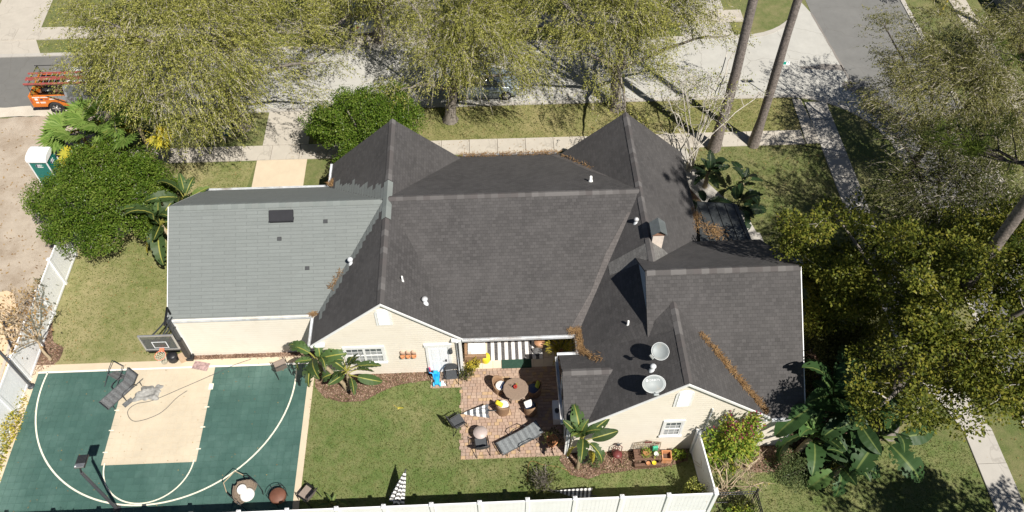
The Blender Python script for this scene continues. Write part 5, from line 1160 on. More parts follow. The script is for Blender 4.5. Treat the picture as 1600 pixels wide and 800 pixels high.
# pickup: x forward, visible side is local -y
t = thing('pickup_truck', 'orange and grey pickup truck with red ladders on its rack', 'truck', (-22.6, 37.8, 0)); LX = 2.85
def side_panel(x0, x1, z0, z1, cx, r, yy, thick, slant=0):
    arcp = [(cx + r * math.cos(R(180 - a)), yy, .38 + r * math.sin(R(a))) for a in range(0, 181, 15)]
    return [(x0, yy, z0)] + [(p[0], p[1], max(z0, p[2])) for p in arcp if x0 < p[0] < x1] + [(x1, yy, z0), (x1 + slant, yy, z1), (x0, yy, z1)]
for s in (-1, 1):
    y = s * .96; th = (0, -s * .09, 0)
    MB().prism(side_panel(-LX, -.85, .5, 1.28, -1.62, .46, y, .09), th).build('bed_side', M['orange'], t)
    MB().prism([(-.98, y - s * -.004, .95), (-.84, y + s * .004, .72), (-.845, y + s * .004, 1.275), (-1.75, y + s * .004, 1.275)], (0, s * .004, 0)).build('grey_wrap_flash', M['truckgrey'], t)
    MB().prism([(-1.9, y + s * .004, 1.278), (-1.72, y + s * .004, 1.278), (-.846, y + s * .004, .78), (-.846, y + s * .004, .68)], (0, s * .006, 0)).build('black_stripe', M['black'], t)
    MB().prism(side_panel(-.84, LX - .05, .45, 1.15, 1.85, .46, y, .09), th).build('body_side', M['truckgrey'], t)
    MB().bx(-LX + .05, -LX + .11, y - .02, y + .02, .8, 1.1).build('tail_light', M['red'], t)
    MB().prism([(-.8, y - s * .01, 1.15), (1.25, y - s * .01, 1.15), (.55, y - s * .14, 1.8), (-.72, y - s * .14, 1.8)], (0, -s * .03, 0)).build('side_window', M['glass'], t)
    MB().prism([(-.84, y - s * .005, 1.15), (-.7, y - s * .005, 1.15), (-.62, y - s * .135, 1.8), (-.76, y - s * .135, 1.8)], (0, s * .02, 0)).build('pillar', M['truckgrey'], t); MB().prism([(.1, y - s * .005, 1.15), (.2, y - s * .005, 1.15), (.2, y - s * .135, 1.8), (.1, y - s * .135, 1.8)], (0, s * .02, 0)).build('pillar', M['truckgrey'], t)
    # printed lines and badges on the bed side
    for (x, z, w, h, mt) in ((-2.45, 1.19, .42, .06, 'cushion'), (-2.0, 1.19, .4, .06, 'cushion'), (-2.48, 1.05, .16, .14, 'brightwhite'), (-2.2, 1.03, .14, .1, 'navyprint'), (-1.92, 1.04, .18, .09, 'red'), (-1.62, 1.04, .28, .06, 'cushion'), (-2.5, .82, .16, .1, 'cushion'), (-2.2, .84, .3, .04, 'cushion'), (-2.2, .78, .28, .04, 'cushion')):
        MB().bx(x - w / 2, x + w / 2, min(y, y + s * .004), max(y, y + s * .004), z - h / 2, z + h / 2).build('print', M[mt], t)
MB().bx(-LX + .08, -.93, -.866, -.84, .69, 1.29).build('bed_liner', M['black'], t); MB().bx(-LX + .08, -.93, .84, .866, .69, 1.29).build('bed_liner', M['black'], t); MB().bx(-LX, -.9, -.87, .87, .62, .68).build('bed_floor', M['wood'], t); MB().bx(-LX, -LX + .07, -.87, .87, .6, 1.27).build('tailgate', M['orange'], t); MB().bx(-.92, -.86, -.87, .87, .6, 1.3).build('bulkhead', M['black'], t)
MB().bx(-LX - .14, -LX - .005, -.93, .93, .42, .62).build('rear_bumper', M['grey_metal'], t); MB().bx(LX - .1, LX + .12, -.9, .9, .42, .75).build('front_bumper', M['grey_metal'], t)
MB().prism([(-.85, -.86, .45), (-.85, -.86, 1.16), (1.2, -.86, 1.16), (LX - .1, -.86, 1.05), (LX - .1, -.86, .5)], (0, 1.72, 0)).build('body_core', M['truckgrey'], t)
MB().add([(-.76, -.82, 1.82), (.5, -.82, 1.82), (.5, .82, 1.82), (-.76, .82, 1.82), (-.6, -.7, 1.9), (.4, -.7, 1.9), (.4, .7, 1.9), (-.6, .7, 1.9)], [(4, 5, 6, 7), (0, 1, 5, 4), (1, 2, 6, 5), (2, 3, 7, 6), (3, 0, 4, 7), (3, 2, 1, 0)]).build('cab_roof', M['carwhite'], t)  # white colour stands for the sunlit patch on the cab roof
MB().prism([(1.25, -.84, 1.15), (1.25, .84, 1.15), (.52, .76, 1.81), (.52, -.76, 1.81)], (-.03, 0, 0)).build('windscreen', M['glass'], t); MB().prism([(-.84, -.84, 1.17), (-.84, .84, 1.17), (-.76, .78, 1.81), (-.76, -.78, 1.81)], (.03, 0, 0)).build('rear_window', M['glass'], t)
wheels(t, (-1.62, 1.85), .86, .39, .26)
for x in (-2.6, -.98): MB().tube([(x, -.9, 1.28), (x, -.86, 1.95), (x, .86, 1.95), (x, .9, 1.28)], .025, 6).build('rack_hoop', M['black'], t)
for y in (-.86, .86): MB().tube([(-2.75, y, 1.95), (1.0, y, 1.95)], .02, 6).build('rack_rail', M['black'], t)
b = MB()
for i in range(7): b.box((-2.1 + i * .18, .55, .9), (.03, .03, .5))
b.bx(-2.3, -.95, .5, .6, 1.14, 1.18); b.build('bed_rack', M['black'], t); MB().box((-1.15, .2, .85), (.35, .7, .35), bev=.03).build('tool_crate', M['grey_metal'], t); MB().lathe((-2.35, .2, .68), [(.3, 0), (.33, .1), (.3, .22), (0, .24)], 16).build('cable_reel', M['black'], t)
for k, y in enumerate((-.62, -.1)):
    ld = thing('ladder', ('red ladder lying on the near side of the truck rack', 'red ladder lying along the middle of the truck rack')[k], 'ladder', (-22.3, 37.8 + y, 2.0), R(.6))
    for s in (-.19, .19): MB().bx(-3.1, .9, s - .03, s + .03, 0, .09).build('rail', M['red'], ld)
    me = None
    for i in range(13):
        x = -2.95 + i * .3
        if me is None: o = MB().tube([(0, -.17, .045), (0, .17, .045)], .02, 6).build('rung', M['alu'], ld); me = o.data; o.location = (x, 0, 0)
        else: inst(me, 'rung', ld, (x, 0, 0))

def car(label, loc, rz, paint):
    t = thing('parked_car', label, 'car', loc, rz)
    def loft(secs, name, mat):
        vs = []; n = 10
        for (x, w, zb, zt, tuck) in secs:
            ring = [(-w, zb), (-w, zb + (zt - zb) * .55), (-w * tuck, zt - .03), (-w * tuck * .85, zt), (0, zt + .015), (w * tuck * .85, zt), (w * tuck, zt - .03), (w, zb + (zt - zb) * .55), (w, zb), (0, zb)]
            vs += [(x, y, z) for y, z in ring]
        fs = [(i * n + j, i * n + (j + 1) % n, (i + 1) * n + (j + 1) % n, (i + 1) * n + j) for i in range(len(secs) - 1) for j in range(n)] + [tuple(range(n))[::-1], tuple(range((len(secs) - 1) * n, len(secs) * n))]
        return MB().add(vs, fs, 0, True).build(name, mat, t)
    loft([(-2.25, .6, .4, .75, .9), (-2.15, .82, .28, .92, .92), (-1.5, .88, .22, .98, .93), (0, .9, .2, .97, .93), (1.3, .88, .22, .93, .92), (2.0, .8, .28, .78, .9), (2.25, .6, .38, .66, .9)], 'body', M[paint])
    loft([(-1.75, .74, .93, .97, .9), (-1.05, .76, .93, 1.38, .78), (-.2, .77, .93, 1.45, .78), (.35, .77, .93, 1.4, .78), (1.25, .74, .9, .95, .9)], 'windows', M['glass'])
    MB().add([(-1.0, -.55, 1.40), (-.2, -.57, 1.468), (.3, -.55, 1.42), (.3, .55, 1.42), (-.2, .57, 1.468), (-1.0, .55, 1.40), (-.2, 0, 1.475)], [(0, 1, 6), (1, 2, 6), (2, 3, 6), (3, 4, 6), (4, 5, 6), (5, 0, 6)]).build('roof', M[paint], t)
    for s in (-1, 1): MB().box((2.1, s * .58, .66), (.22, .26, .12), bev=.03).build('headlight', M['alu'], t); MB().box((-2.17, s * .6, .78), (.12, .3, .12), bev=.03).build('tail_light', M['red'], t)
    wheels(t, (-1.35, 1.4), .8, .32, .2); return t
car('silver blue car parked at the kerb under the street trees', (-.2, 37.75, 0), R(0), 'silver'); car('white car parked on the far driveway under the trees', (-7.3, 45.2, .01), R(96), 'carwhite')
t = thing('wheeled_bin', 'dark blue wheeled bin under the big oak beside the pavement', 'bin', (-14.4, 34.75, 0)); MB().add([(x * (.24 if z < .5 else .3), y * (.26 if z < .5 else .36), z) for z in (.08, 1.0) for x, y in ((-1, -1), (1, -1), (1, 1), (-1, 1))], [(3, 2, 1, 0), (4, 5, 6, 7), (0, 1, 5, 4), (1, 2, 6, 5), (2, 3, 7, 6), (3, 0, 4, 7)]).build('body', mk('blue_grey_bin', (0.05, 0.13, 0.17), .5), t); MB().box((0, -.02, 1.04), (.64, .76, .07), bev=.03).build('lid', M['dgrey'], t)
t = thing('street_sign', 'green and white street name sign half hidden behind a pine trunk', 'street sign', (16.58, 36.4, 0)); MB().tube([(0, 0, 0), (0, 0, 2.75)], .03, 8).build('post', M['grey_metal'], t); sg = MB().box((0, 0, 2.55), (.72, .02, .22), rot=Matrix.Rotation(R(-25), 3, 'X')).build('blade', M['brightwhite'], t); MB().box((0, -.012, 2.55), (.34, .008, .17), rot=Matrix.Rotation(R(-25), 3, 'X')).build('green_field', M['greenprint'], sg)
t = thing('utility_pole', 'weathered wooden utility pole beside the grey wall at top right', 'utility pole', (32.4, 41.0, 0)); MB().tube([(0, 0, 0), (0, 0, 10.5)], [.2, .14], 12).build('pole', M['polegreen'], t); MB().box((0, 0, 9.6), (2.2, .1, .12)).build('crossarm', M['polegreen'], t)
for x in (-.9, .9): MB().lathe((x, 0, 9.66), [(.04, 0), (.06, .08), (.03, .16)], 8).build('insulator', M['grey_metal'], t)
for p in ((-3.2, .6), (-2.6, 1.2)): MB().tube([(0, 0, 7.5), (p[0], p[1], 0)], .012, 5).build('guy_wire', M['grey_metal'], t)
t = thing('marker_post', 'thin yellow marker post in the grass at the top right', 'marker post', (29.1, 43.8, 0)); MB().tube([(0, 0, 0), (.05, 0, 1.1)], .045, 8).build('post', mk('yellow_plastic', (0.8, 0.6, 0.05), .5), t)

# ------------------------------------------------------------------ trees and plants
def tubes_np(paths, radii, n=5):
    Vs = []; Fs = []; k = 0; ang = np.linspace(0, 2 * np.pi, n, endpoint=False)
    for P, r in zip(paths, radii):
        P = np.asarray(P, float); m = len(P); T = unit(np.gradient(P, axis=0)); ref = np.where(np.abs(T[:, 2:3]) < .9, np.array([[0, 0, 1.]]), np.array([[1., 0, 0]]))
        A = unit(np.cross(T, ref)); B = np.cross(A, T); r = np.asarray(r, float)
        V = P[:, None] + r[:, None, None] * (A[:, None] * np.cos(ang)[None, :, None] + B[:, None] * np.sin(ang)[None, :, None])
        i = np.arange(m - 1)[:, None] * n; j = np.arange(n)[None]; jn = (j + 1) % n
        F = np.stack([i + j, i + jn, i + n + jn, i + n + j], -1).reshape(-1, 4) + k
        Vs.append(V.reshape(-1, 3)); Fs.append(F); k += m * n
    return np.concatenate(Vs), np.concatenate(Fs)

def bez(a, b, c, n, r=None, j=0.0):
    t = np.linspace(0, 1, n)[:, None]; P = (1 - t) ** 2 * a + 2 * t * (1 - t) * b + t * t * c
    if j: P[1:-1] += r.normal(0, j, (n - 2, 3))
    return P

def branches_to(r, base, fork, tr, targets, nlimb=7, up=.35, rl=.45, sag=0.0, trunk_lean=None):
    """trunk, main limbs by farthest point picking, then a branch to every target"""
    base, fork = np.array(base, float), np.array(fork, float); paths = []; rad = []
    P = bez(base, (base + fork) / 2 + r.normal(0, .08, 3) * [1, 1, 0], fork, 7, r, .02); paths.append(P); rad.append(np.linspace(tr * 1.15, tr * .8, 7)); rad[-1][0] = tr * 1.6
    T = np.array(targets); idx = [int(np.argmax(np.linalg.norm(T - fork, axis=1)))]; dm = np.linalg.norm(T - T[idx[0]], axis=1)
    while len(idx) < min(nlimb, len(T)): q = int(np.argmax(dm)); idx.append(q); dm = np.minimum(dm, np.linalg.norm(T - T[q], axis=1))
    nodes = []; nr = []
    for q in idx:
        e = T[q]; L = np.linalg.norm(e - fork); mid = fork * .5 + e * .5 + np.array([0, 0, up * L * .5]); p = bez(fork, mid, e, 10, r, .05 * L * .15); rr = np.linspace(tr * rl, .025, 10)
        paths.append(p); rad.append(rr); nodes.append(p[2:]); nr.append(rr[2:])
    N = np.concatenate(nodes); NR = np.concatenate(nr); used = set(idx)
    order = [q for q in np.argsort(np.linalg.norm(T - fork, axis=1)) if q not in used]
    for q in order:
        d = np.linalg.norm(N - T[q], axis=1) + .6 * np.maximum(0, N[:, 2] - T[q][2]); m = int(np.argmin(d)); a = N[m]; e = T[q]; L = np.linalg.norm(e - a)
        p = bez(a, a * .5 + e * .5 + np.array([0, 0, up * L * .4 - sag * L]) + r.normal(0, .08 * L, 3), e, 6, r, .03 * L); r0 = min(NR[m] * .7, .02 + .018 * L); rr = np.linspace(r0, .010, 6)
        paths.append(p); rad.append(rr); N = np.concatenate([N, p[2:]]); NR = np.concatenate([NR, rr[2:]])
    return paths, rad

def clumps(r, c, rad, n, lump, zlo=-.45, seed=0, shell=2.3):
    out = []; c = np.array(c); rad = np.array(rad); ph = r.uniform(0, 6.28, 6)
    while len(out) < n:
        d = unit(r.normal(size=3)); 
        if d[2] < zlo: continue
        f = 1 + lump * (math.sin(3.1 * d[0] + ph[0]) * math.cos(2.7 * d[1] + ph[1]) + .6 * math.sin(5.3 * d[1] + 4 * d[2] + ph[2]) + .5 * math.sin(7 * d[0] + ph[3]))
        s = r.uniform(0.05, 1) ** (1 / shell); p = c + d * rad * f * s
        out.append(p)
    return np.array(out)

def tree(name, label, base, fork_h, c, rad, ncl, cr, per, leaf, mat, bark, seed, tr=.28, droop=1.0, lump=.22, group=None, kind='droop', twigs=True, nlimb=8, twigmat=None, zlo=-.4, shell=2.3, cat='tree', crownname='crown'):
    r = np.random.default_rng(seed); base = np.array([*base, 0.0]); t = thing(name, label, cat, tuple(base), 0, group)
    C = clumps(r, c, rad, ncl, lump, zlo, seed, shell); C[:, 2] = np.maximum(C[:, 2], .5)
    fork = base + np.array([(c[0] - base[0]) * .25, (c[1] - base[1]) * .25, fork_h])
    paths, rads = branches_to(r, base, fork, tr, C, nlimb)
    main = 1 + nlimb
    V, F = tubes_np(paths[:main], rads[:main], 9); o = bpy.data.objects.new('trunk', arr_mesh('trunk', V - base, F, M[bark], True)); link(o, t)
    V, F = tubes_np(paths[main:], rads[main:], 5); o = bpy.data.objects.new('branches', arr_mesh('branches', V - base, F, M[twigmat or bark], True)); link(o, t); o['kind'] = 'stuff'
    n = ncl * per; Ci = np.repeat(C, per, 0)
    if kind == 'droop':
        m = 15; S0 = Ci + r.normal(0, 1, (n, 3)) * np.array([cr, cr, cr * .55]); out = S0 - np.array(c); out[:, 2] *= .3; out = unit(out + r.normal(0, 1.0, (n, 3)) * [1, 1, .4] * np.abs(rad[0]) * .35)
        L = r.uniform(.35, 1.05, n)[:, None]; dr = r.uniform(.15, 1.0, n)[:, None] * droop; S0[:, 2] += .1
        ts = np.linspace(.08, 1, m); Ps = []; Ds = []
        for q in ts:
            Ps.append(S0 + out * L * q * .8 + np.array([[0, 0, -1.]]) * dr * L * q * q); Ds.append(out * .8 + np.array([[0, 0, -1.]]) * dr * 2 * q)
        P = np.concatenate(Ps) + r.normal(0, .032, (n * m, 3)); D = unit(np.concatenate(Ds)) + r.normal(0, .55, (n * m, 3)); N = r.normal(0, .5, (n * m, 3)) + np.array([0, 0, 1.])
        Ls = r.uniform(*leaf[0], n * m); V, F = leaves(P, D, N, Ls, Ls * r.uniform(*leaf[1], n * m))
        if twigs:
            sel = np.nonzero(r.random(n) < .4)[0]; a = S0[sel]; e = Ps[-1][sel]; mid = Ps[m // 2][sel]
            vv, ff = leaves(a, mid - a, r.normal(0, .4, a.shape) + [0, 0, 1.], np.linalg.norm(mid - a, axis=1) * 1.05, .028); v2, f2 = leaves(mid, e - mid, r.normal(0, .4, a.shape) + [0, 0, 1.], np.linalg.norm(e - mid, axis=1), .020)
            o = bpy.data.objects.new('twigs', arr_mesh('twigs', np.concatenate([vv, v2]) - base, np.concatenate([ff, f2 + len(vv)]), M['paletwig'])); link(o, t); o['kind'] = 'stuff'
    else:
        d = unit(r.normal(size=(n, 3))); s = r.uniform(.15, 1, n) ** .55; P = Ci + d * s[:, None] * np.array([cr, cr, cr * .75]) * r.uniform(.75, 1.2, (ncl, 1)).repeat(per, 0)
        D = d + r.normal(0, .7, (n, 3)) + np.array([0, 0, -.15]); N = r.normal(0, .55, (n, 3)) + np.array([0, 0, 1.0]) + d * .5
        Ls = r.uniform(*leaf[0], n); V, F = leaves(P, D, N, Ls, Ls * r.uniform(*leaf[1], n))
    V[:, 2] = np.maximum(V[:, 2], .05)
    o = bpy.data.objects.new(crownname, arr_mesh(crownname, V - base, F, M[mat])); link(o, t); return t

OAK = 'street oaks'
LO = ((.045, .115), (.38, .6))
tree('oak_tree', 'broad drooping olive oak at the upper left beside the orange truck', (-13.6, 35.3), 2.6, (-14.6, 34.4, 5.4), (5.9, 4.9, 3.7), 215, .5, 44, LO, 'oak', 'bark', 11, .34, lump=.26, twigmat='paletwig', group=OAK)
tree('oak_tree', 'olive oak filling the top left beyond the street', (-13.5, 43.2), 2.6, (-14.5, 43.2, 5.0), (7.2, 3.6, 3.4), 200, .5, 34, LO, 'oak2', 'bark', 12, .3, twigmat='paletwig', group=OAK)
tree('oak_tree', 'drooping oak across the street above the rounded privet tree', (-6.4, 42.7), 2.5, (-5.3, 40.6, 4.6), (4.6, 3.4, 3.0), 118, .45, 38, LO, 'oak', 'bark', 13, .28, lump=.32, twigmat='paletwig', group=OAK)
tree('oak_tree', 'drooping oak with its grey trunk on the verge just right of the rounded privet', (-2.0, 35.35), 2.2, (-1.0, 35.4, 4.7), (4.0, 3.3, 3.0), 96, .42, 40, LO, 'oak', 'bark', 14, .3, 1.5, lump=.32, twigmat='paletwig', group=OAK)
tree('oak_tree', 'wide drooping oak behind the right front gable peak', (7.5, 36.0), 2.4, (6.6, 36.8, 5.2), (5.3, 4.0, 3.2), 135, .48, 42, LO, 'oak', 'bark', 15, .32, 1.2, lump=.34, twigmat='paletwig', group=OAK)
tree('oak_tree', 'oak at the top edge between the two driveways beyond the street', (-9.6, 44.6), 2.4, (-9.2, 44.2, 4.6), (3.6, 2.9, 2.8), 66, .5, 34, LO, 'oak2', 'bark', 29, .26, twigmat='paletwig', group=OAK)
tree('oak_tree', 'oak at the top centre standing beyond the street', (2.4, 43.2), 2.5, (2.6, 42.3, 5.2), (5.6, 3.4, 3.2), 160, .5, 32, LO, 'oak', 'bark', 16, .3, 1.2, twigmat='paletwig', group=OAK)
tree('oak_tree', 'smaller oak at the top beside the leftmost pine trunk', (11.3, 43.0), 2.2, (11.0, 41.0, 4.6), (2.6, 2.8, 2.3), 60, .45, 32, LO, 'oak2', 'bark', 17, .22, twigmat='paletwig', group=OAK)
tree('oak_tree', 'thin crowned oak over the grey cross street at the upper right', (21.9, 29.5), 2.4, (23.3, 30.2, 5.4), (3.9, 4.2, 2.6), 200, .42, 34, LO, 'sparse', 'darkbark', 18, .22, .7, lump=.33, twigmat='bark')
tree('oak_tree', 'shaded olive tree between the right pavement and the cross street', (20.9, 24.6), 2.2, (20.6, 23.2, 5.4), (3.4, 3.5, 2.6), 150, .42, 34, LO, 'shade', 'darkbark', 19, .22, .8, lump=.32, twigmat='bark')
tree('oak_tree', 'small thin tree beyond the cross street beside the utility pole', (30.9, 38.0), 1.6, (30.6, 37.4, 3.4), (1.9, 2.0, 1.7), 60, .4, 30, LO, 'sparse', 'tanbark', 20, .12, .6)
tree('broadleaf_tree', 'big yellow green broad leaved tree over the right side of the house', (16.45, 15.4), 3.6, (17.9, 16.9, 7.0), (5.4, 5.5, 3.3), 240, .72, 390, ((.08, .165), (.5, .75)), 'broad', 'bark', 21, .36, kind='ball', lump=.33, twigmat='whitebark', zlo=-.5, shell=2.8)
tree('broadleaf_tree', 'lower yellow green tree at the right corner of the roof', (14.3, 19.6), 1.8, (14.6, 19.7, 4.2), (2.3, 2.5, 1.7), 60, .6, 420, ((.08, .16), (.5, .75)), 'broad', 'darkbark', 22, .16, kind='ball', lump=.3)
tree('broadleaf_tree', 'broad leaved tree at the extreme lower right casting shade on the lawn', (19.9, 6.9), 3.0, (20.0, 7.2, 6.8), (2.9, 2.2, 2.0), 50, .7, 200, ((.12, .22), (.5, .75)), 'broad', 'bark', 28, .25, kind='ball', lump=.3)
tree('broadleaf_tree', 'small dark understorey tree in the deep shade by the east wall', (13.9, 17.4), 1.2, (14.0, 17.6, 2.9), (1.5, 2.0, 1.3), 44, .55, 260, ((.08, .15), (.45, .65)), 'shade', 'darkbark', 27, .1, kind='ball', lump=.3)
tree('broadleaf_tree', 'dark green crown at the top right beyond the cross street', (28.6, 46.2), 1.6, (28.8, 46.0, 3.4), (2.9, 2.3, 2.6), 60, .6, 300, ((.08, .15), (.45, .6)), 'privet', 'darkbark', 23, .18, kind='ball')
tree('broadleaf_tree', 'dark shrub at the extreme upper left corner', (-33.2, 46.5), .8, (-33, 46.3, 2.2), (2.6, 1.8, 2.0), 40, .6, 140, ((.1, .2), (.4, .55)), 'shade', 'darkbark', 24, .12, kind='ball')
PL = ((.06, .13), (.42, .65))
tree('privet_tree', 'dense dark green rounded privet beside the teal portable toilet', (-18.4, 27.8), 1.1, (-18.75, 28.1, 2.3), (3.3, 3.1, 1.9), 250, .5, 330, PL, 'privet', 'bark', 25, .2, kind='ball', lump=.13, zlo=-.5, shell=3.2)
tree('privet_tree', 'dense dark green rounded privet behind the left front gable peak', (-6.2, 31.4), 1.1, (-6.2, 32.4, 2.5), (3.0, 2.3, 2.0), 190, .5, 330, PL, 'privet', 'bark', 26, .18, kind='ball', lump=.12, zlo=-.5, shell=3.2)

# pines: tall bare trunks with crowns far above the picture
def pine(label, base, h, tr, crown_z, seed, reach, ntuft, lean=(0, 0), nb=16):
    r = np.random.default_rng(seed); b0 = np.array([*base, 0.]); t = thing('pine_tree', label, 'pine', tuple(b0), 0, None)
    z = np.linspace(0, h, 16); P = np.c_[lean[0] * z / h + .06 * np.sin(z * .5 + seed), lean[1] * z / h + .06 * np.cos(z * .43), z]; rr = tr * (1 - .62 * z / h); rr[0] *= 1.35
    V, F = tubes_np([P], [rr], 14); V[:, :2] += r.normal(0, .008, (len(V), 2)); o = bpy.data.objects.new('trunk', arr_mesh('trunk', V, F, M['pinebark'], True)); link(o, t)
    paths = []; rad = []; tips = []
    for i in range(nb):
        zz = r.uniform(*crown_z); f = (zz - crown_z[0]) / (crown_z[1] - crown_z[0]); a = i * 2.4 + r.uniform(-.3, .3); L = reach * (1.05 - .65 * f) * r.uniform(.7, 1.1); s = np.array([np.interp(zz, z, P[:, 0]), np.interp(zz, z, P[:, 1]), zz])
        d = np.array([math.cos(a), math.sin(a), 0]); e = s + d * L + [0, 0, r.uniform(-.2, .6) * L * .4]; p = bez(s, s + d * L * .5 + [0, 0, -.06 * L], e, 7, r, .06); paths.append(p); rad.append(np.linspace(.07, .02, 7)); tips += [p[-1], p[-2], p[4]]
        for k in range(6):
            q = p[r.integers(2, 7)]; dd = unit(r.normal(size=3) * [1, 1, .5] + d * .7 + [0, 0, .25]); e2 = q + dd * r.uniform(.4, 1.1); paths.append(bez(q, q * .5 + e2 * .5 + r.normal(0, .12, 3), e2, 5, r, .03)); rad.append(np.linspace(.03, .012, 5)); tips.append(e2)
    for q in range(0, len(paths), 7): V, F = tubes_np(paths[q:q + 7], rad[q:q + 7], 5); o = bpy.data.objects.new('branch', arr_mesh('branch', V, F, M['darkbark'], True)); link(o, t)
    T = np.array(tips); T = T[r.integers(0, len(T), ntuft)] + r.normal(0, .12, (ntuft, 3)); k = 46; n = ntuft * k; D = unit(r.normal(size=(n, 3)) + [0, 0, .35]); Pn = T.repeat(k, 0) + D * .03
    V, F = leaves(Pn, D, r.normal(size=(n, 3)), r.uniform(.2, .36, n), .018); o = bpy.data.objects.new('needles', arr_mesh('needles', V, F, M['needle'])); link(o, t); return t
pine('tall pine trunk standing left of the street sign on the pavement edge', (12.45, 32.4), 27, .28, (19, 26.5), 31, 3.4, 150)
pine('tall pine trunk crossing in front of the street sign', (14.62, 32.6), 28, .25, (20, 27.5), 32, 3.2, 150)
pine('near pine with dark branches and bright needle tufts at the right edge', (17.6, 17.6), 21.5, .30, (11.8, 20), 33, 4.2, 520, nb=22)

# bare crepe myrtle, bare shrub, thin young tree
def bare(name, label, base, c, rad, n, tr, bark, seed, fork=.5, stems=5, leaf=None, cat='tree', nlimb=9):
    r = np.random.default_rng(seed); b0 = np.array([*base, 0.]); t = thing(name, label, cat, tuple(b0)); C = clumps(r, c, rad, n, .25, -.25, seed, 1.8); P = []; Rr = []
    for s in range(stems):
        sel = C[s::stems]; f = b0 + np.array([r.normal(0, .18), r.normal(0, .18), fork * r.uniform(.8, 1.3)]); p, q = branches_to(r, b0 + [r.normal(0, .06), r.normal(0, .06), 0], f, tr, sel, max(2, nlimb // stems + 1), .25); P += p; Rr += q
    V, F = tubes_np(P, [np.maximum(x, .007) for x in Rr], 5); o = bpy.data.objects.new('branches', arr_mesh('branches', V - b0, F, M[bark], True)); link(o, t); o['kind'] = 'stuff'
    m = n * 10; S0 = C.repeat(10, 0) + r.normal(0, .05, (m, 3)); D = unit(S0 - np.array([c[0], c[1], c[2] - 1.5])) + r.normal(0, .45, (m, 3)); V, F = leaves(S0 - D * .1, D, r.normal(size=(m, 3)), r.uniform(.25, .7, m), .016); o = bpy.data.objects.new('twigs', arr_mesh('twigs', V - b0, F, M[bark])); link(o, t)
    if leaf: 
        k, mt, L = leaf; Pl = C[r.integers(0, n, k)] + r.normal(0, .25, (k, 3)); Ls = r.uniform(*L, k); V, F = leaves(Pl, r.normal(size=(k, 3)), r.normal(0, .6, (k, 3)) + [0, 0, 1.], Ls, Ls * .5); V[:, 2] = np.maximum(V[:, 2], .03); o = bpy.data.objects.new('leaves', arr_mesh('leaves', V - b0, F, M[mt])); link(o, t)
    return t
bare('crepe_myrtle', 'bare whitish crepe myrtle between the right gable and the pine trunks', (10.75, 30.9), (11.0, 31.9, 4.0), (2.7, 2.3, 2.0), 120, .07, 'whitebark', 41, .9, 6, (1500, 'oak2', (.07, .14)))
bare('dormant_shrub', 'leafless tan shrub with twisting limbs above the black iron fence', (9.1, 13.0), (9.4, 13.3, 1.0), (1.7, 1.1, .7), 34, .05, 'tanbark', 42, .25, 4, (60, 'goldleaf', (.05, .1)), 'shrub')
bare('young_tree', 'thin half bare young tree in front of the left white fence', (-19.95, 20.5), (-20.2, 21.0, 2.6), (1.25, 1.5, 1.1), 60, .06, 'tanbark', 43, 1.3, 1, (520, 'dryleaf', (.08, .2)))
bare('dormant_shrub', 'thin twiggy bush at the bottom fence next to the lying parasol', (1.75, 13.4), (1.75, 13.5, .45), (.6, .5, .45), 26, .015, 'bark', 44, .1, 4, (500, 'shade', (.06, .16)), 'shrub')

def bush(name, label, base, rr, ry, h, n, mat, seed, L=(.06, .13), cat='shrub', z0=.05, extra=None):
    t = thing(name, label, cat, (*base, 0)); r = np.random.default_rng(seed)
    d = unit(r.normal(size=(n, 3))); d[:, 2] = np.abs(d[:, 2]); s = r.uniform(.2, 1, n) ** .45; ph = r.uniform(0, 6, 4); lump = 1 + .22 * np.sin(4 * d[:, 0] + ph[0]) * np.cos(3.5 * d[:, 1] + ph[1]) + .12 * np.sin(9 * d[:, 0] + 7 * d[:, 2] + ph[2])
    P = np.c_[d[:, 0] * rr, d[:, 1] * ry, d[:, 2] * h] * (s * lump)[:, None] + [0, 0, z0]; Ls = r.uniform(*L, n); V, F = leaves(P, d * .6 + r.normal(0, .6, (n, 3)), d * .6 + r.normal(0, .5, (n, 3)) + [0, 0, .7], Ls, Ls * r.uniform(.35, .6, n)); V[:, 2] = np.maximum(V[:, 2], .03)
    o = bpy.data.objects.new('foliage', arr_mesh('foliage', V, F, M[mat])); link(o, t)
    k = 14; paths = [bez(np.array([r.normal(0, .05), r.normal(0, .05), 0]), np.array([x * .3, y * .3, h * .6]), np.array([x, y, z]), 5) for x, y, z in P[r.integers(0, n, k)]]; V, F = tubes_np(paths, [np.linspace(.025, .006, 5)] * k, 5); o = bpy.data.objects.new('stems', arr_mesh('stems', V, F, M['darkbark'], True)); link(o, t)
    if extra:
        k, mt, zmin = extra; q = P[P[:, 2] > zmin]; q = q[r.integers(0, len(q), k)] * 1.06; Ls = r.uniform(.05, .1, k); V, F = leaves(q, r.normal(size=(k, 3)), r.normal(0, .5, (k, 3)) + [0, 0, 1.], Ls, Ls * .8); o = bpy.data.objects.new('flowers', arr_mesh('flowers', V, F, M[mt])); link(o, t); o['kind'] = 'stuff'
    return t
bush('bougainvillea', 'bushy green vine with magenta bracts climbing the cream wall', (9.45, 14.3), 1.15, .5, 4.1, 4200, 'bougleaf', 51, (.10, .21), 'vine', extra=(420, 'bract', 2.6))
bush('shrub', 'straggly golden olive shrub at the left edge of the court', (-20.85, 16.6), .75, 2.3, 1.25, 3600, 'goldleaf', 52, (.06, .14))
bush('shrub', 'green shrub leaning over the inner corner of the bottom fence', (7.75, 12.75), .5, .45, 1.5, 1100, 'oak2', 53)
bush('shrub', 'yellow green shrub poking up behind the bottom fence below the floodlight', (-15.55, 11.55), 1.25, .6, 2.75, 2600, 'bougleaf', 54, (.07, .14))
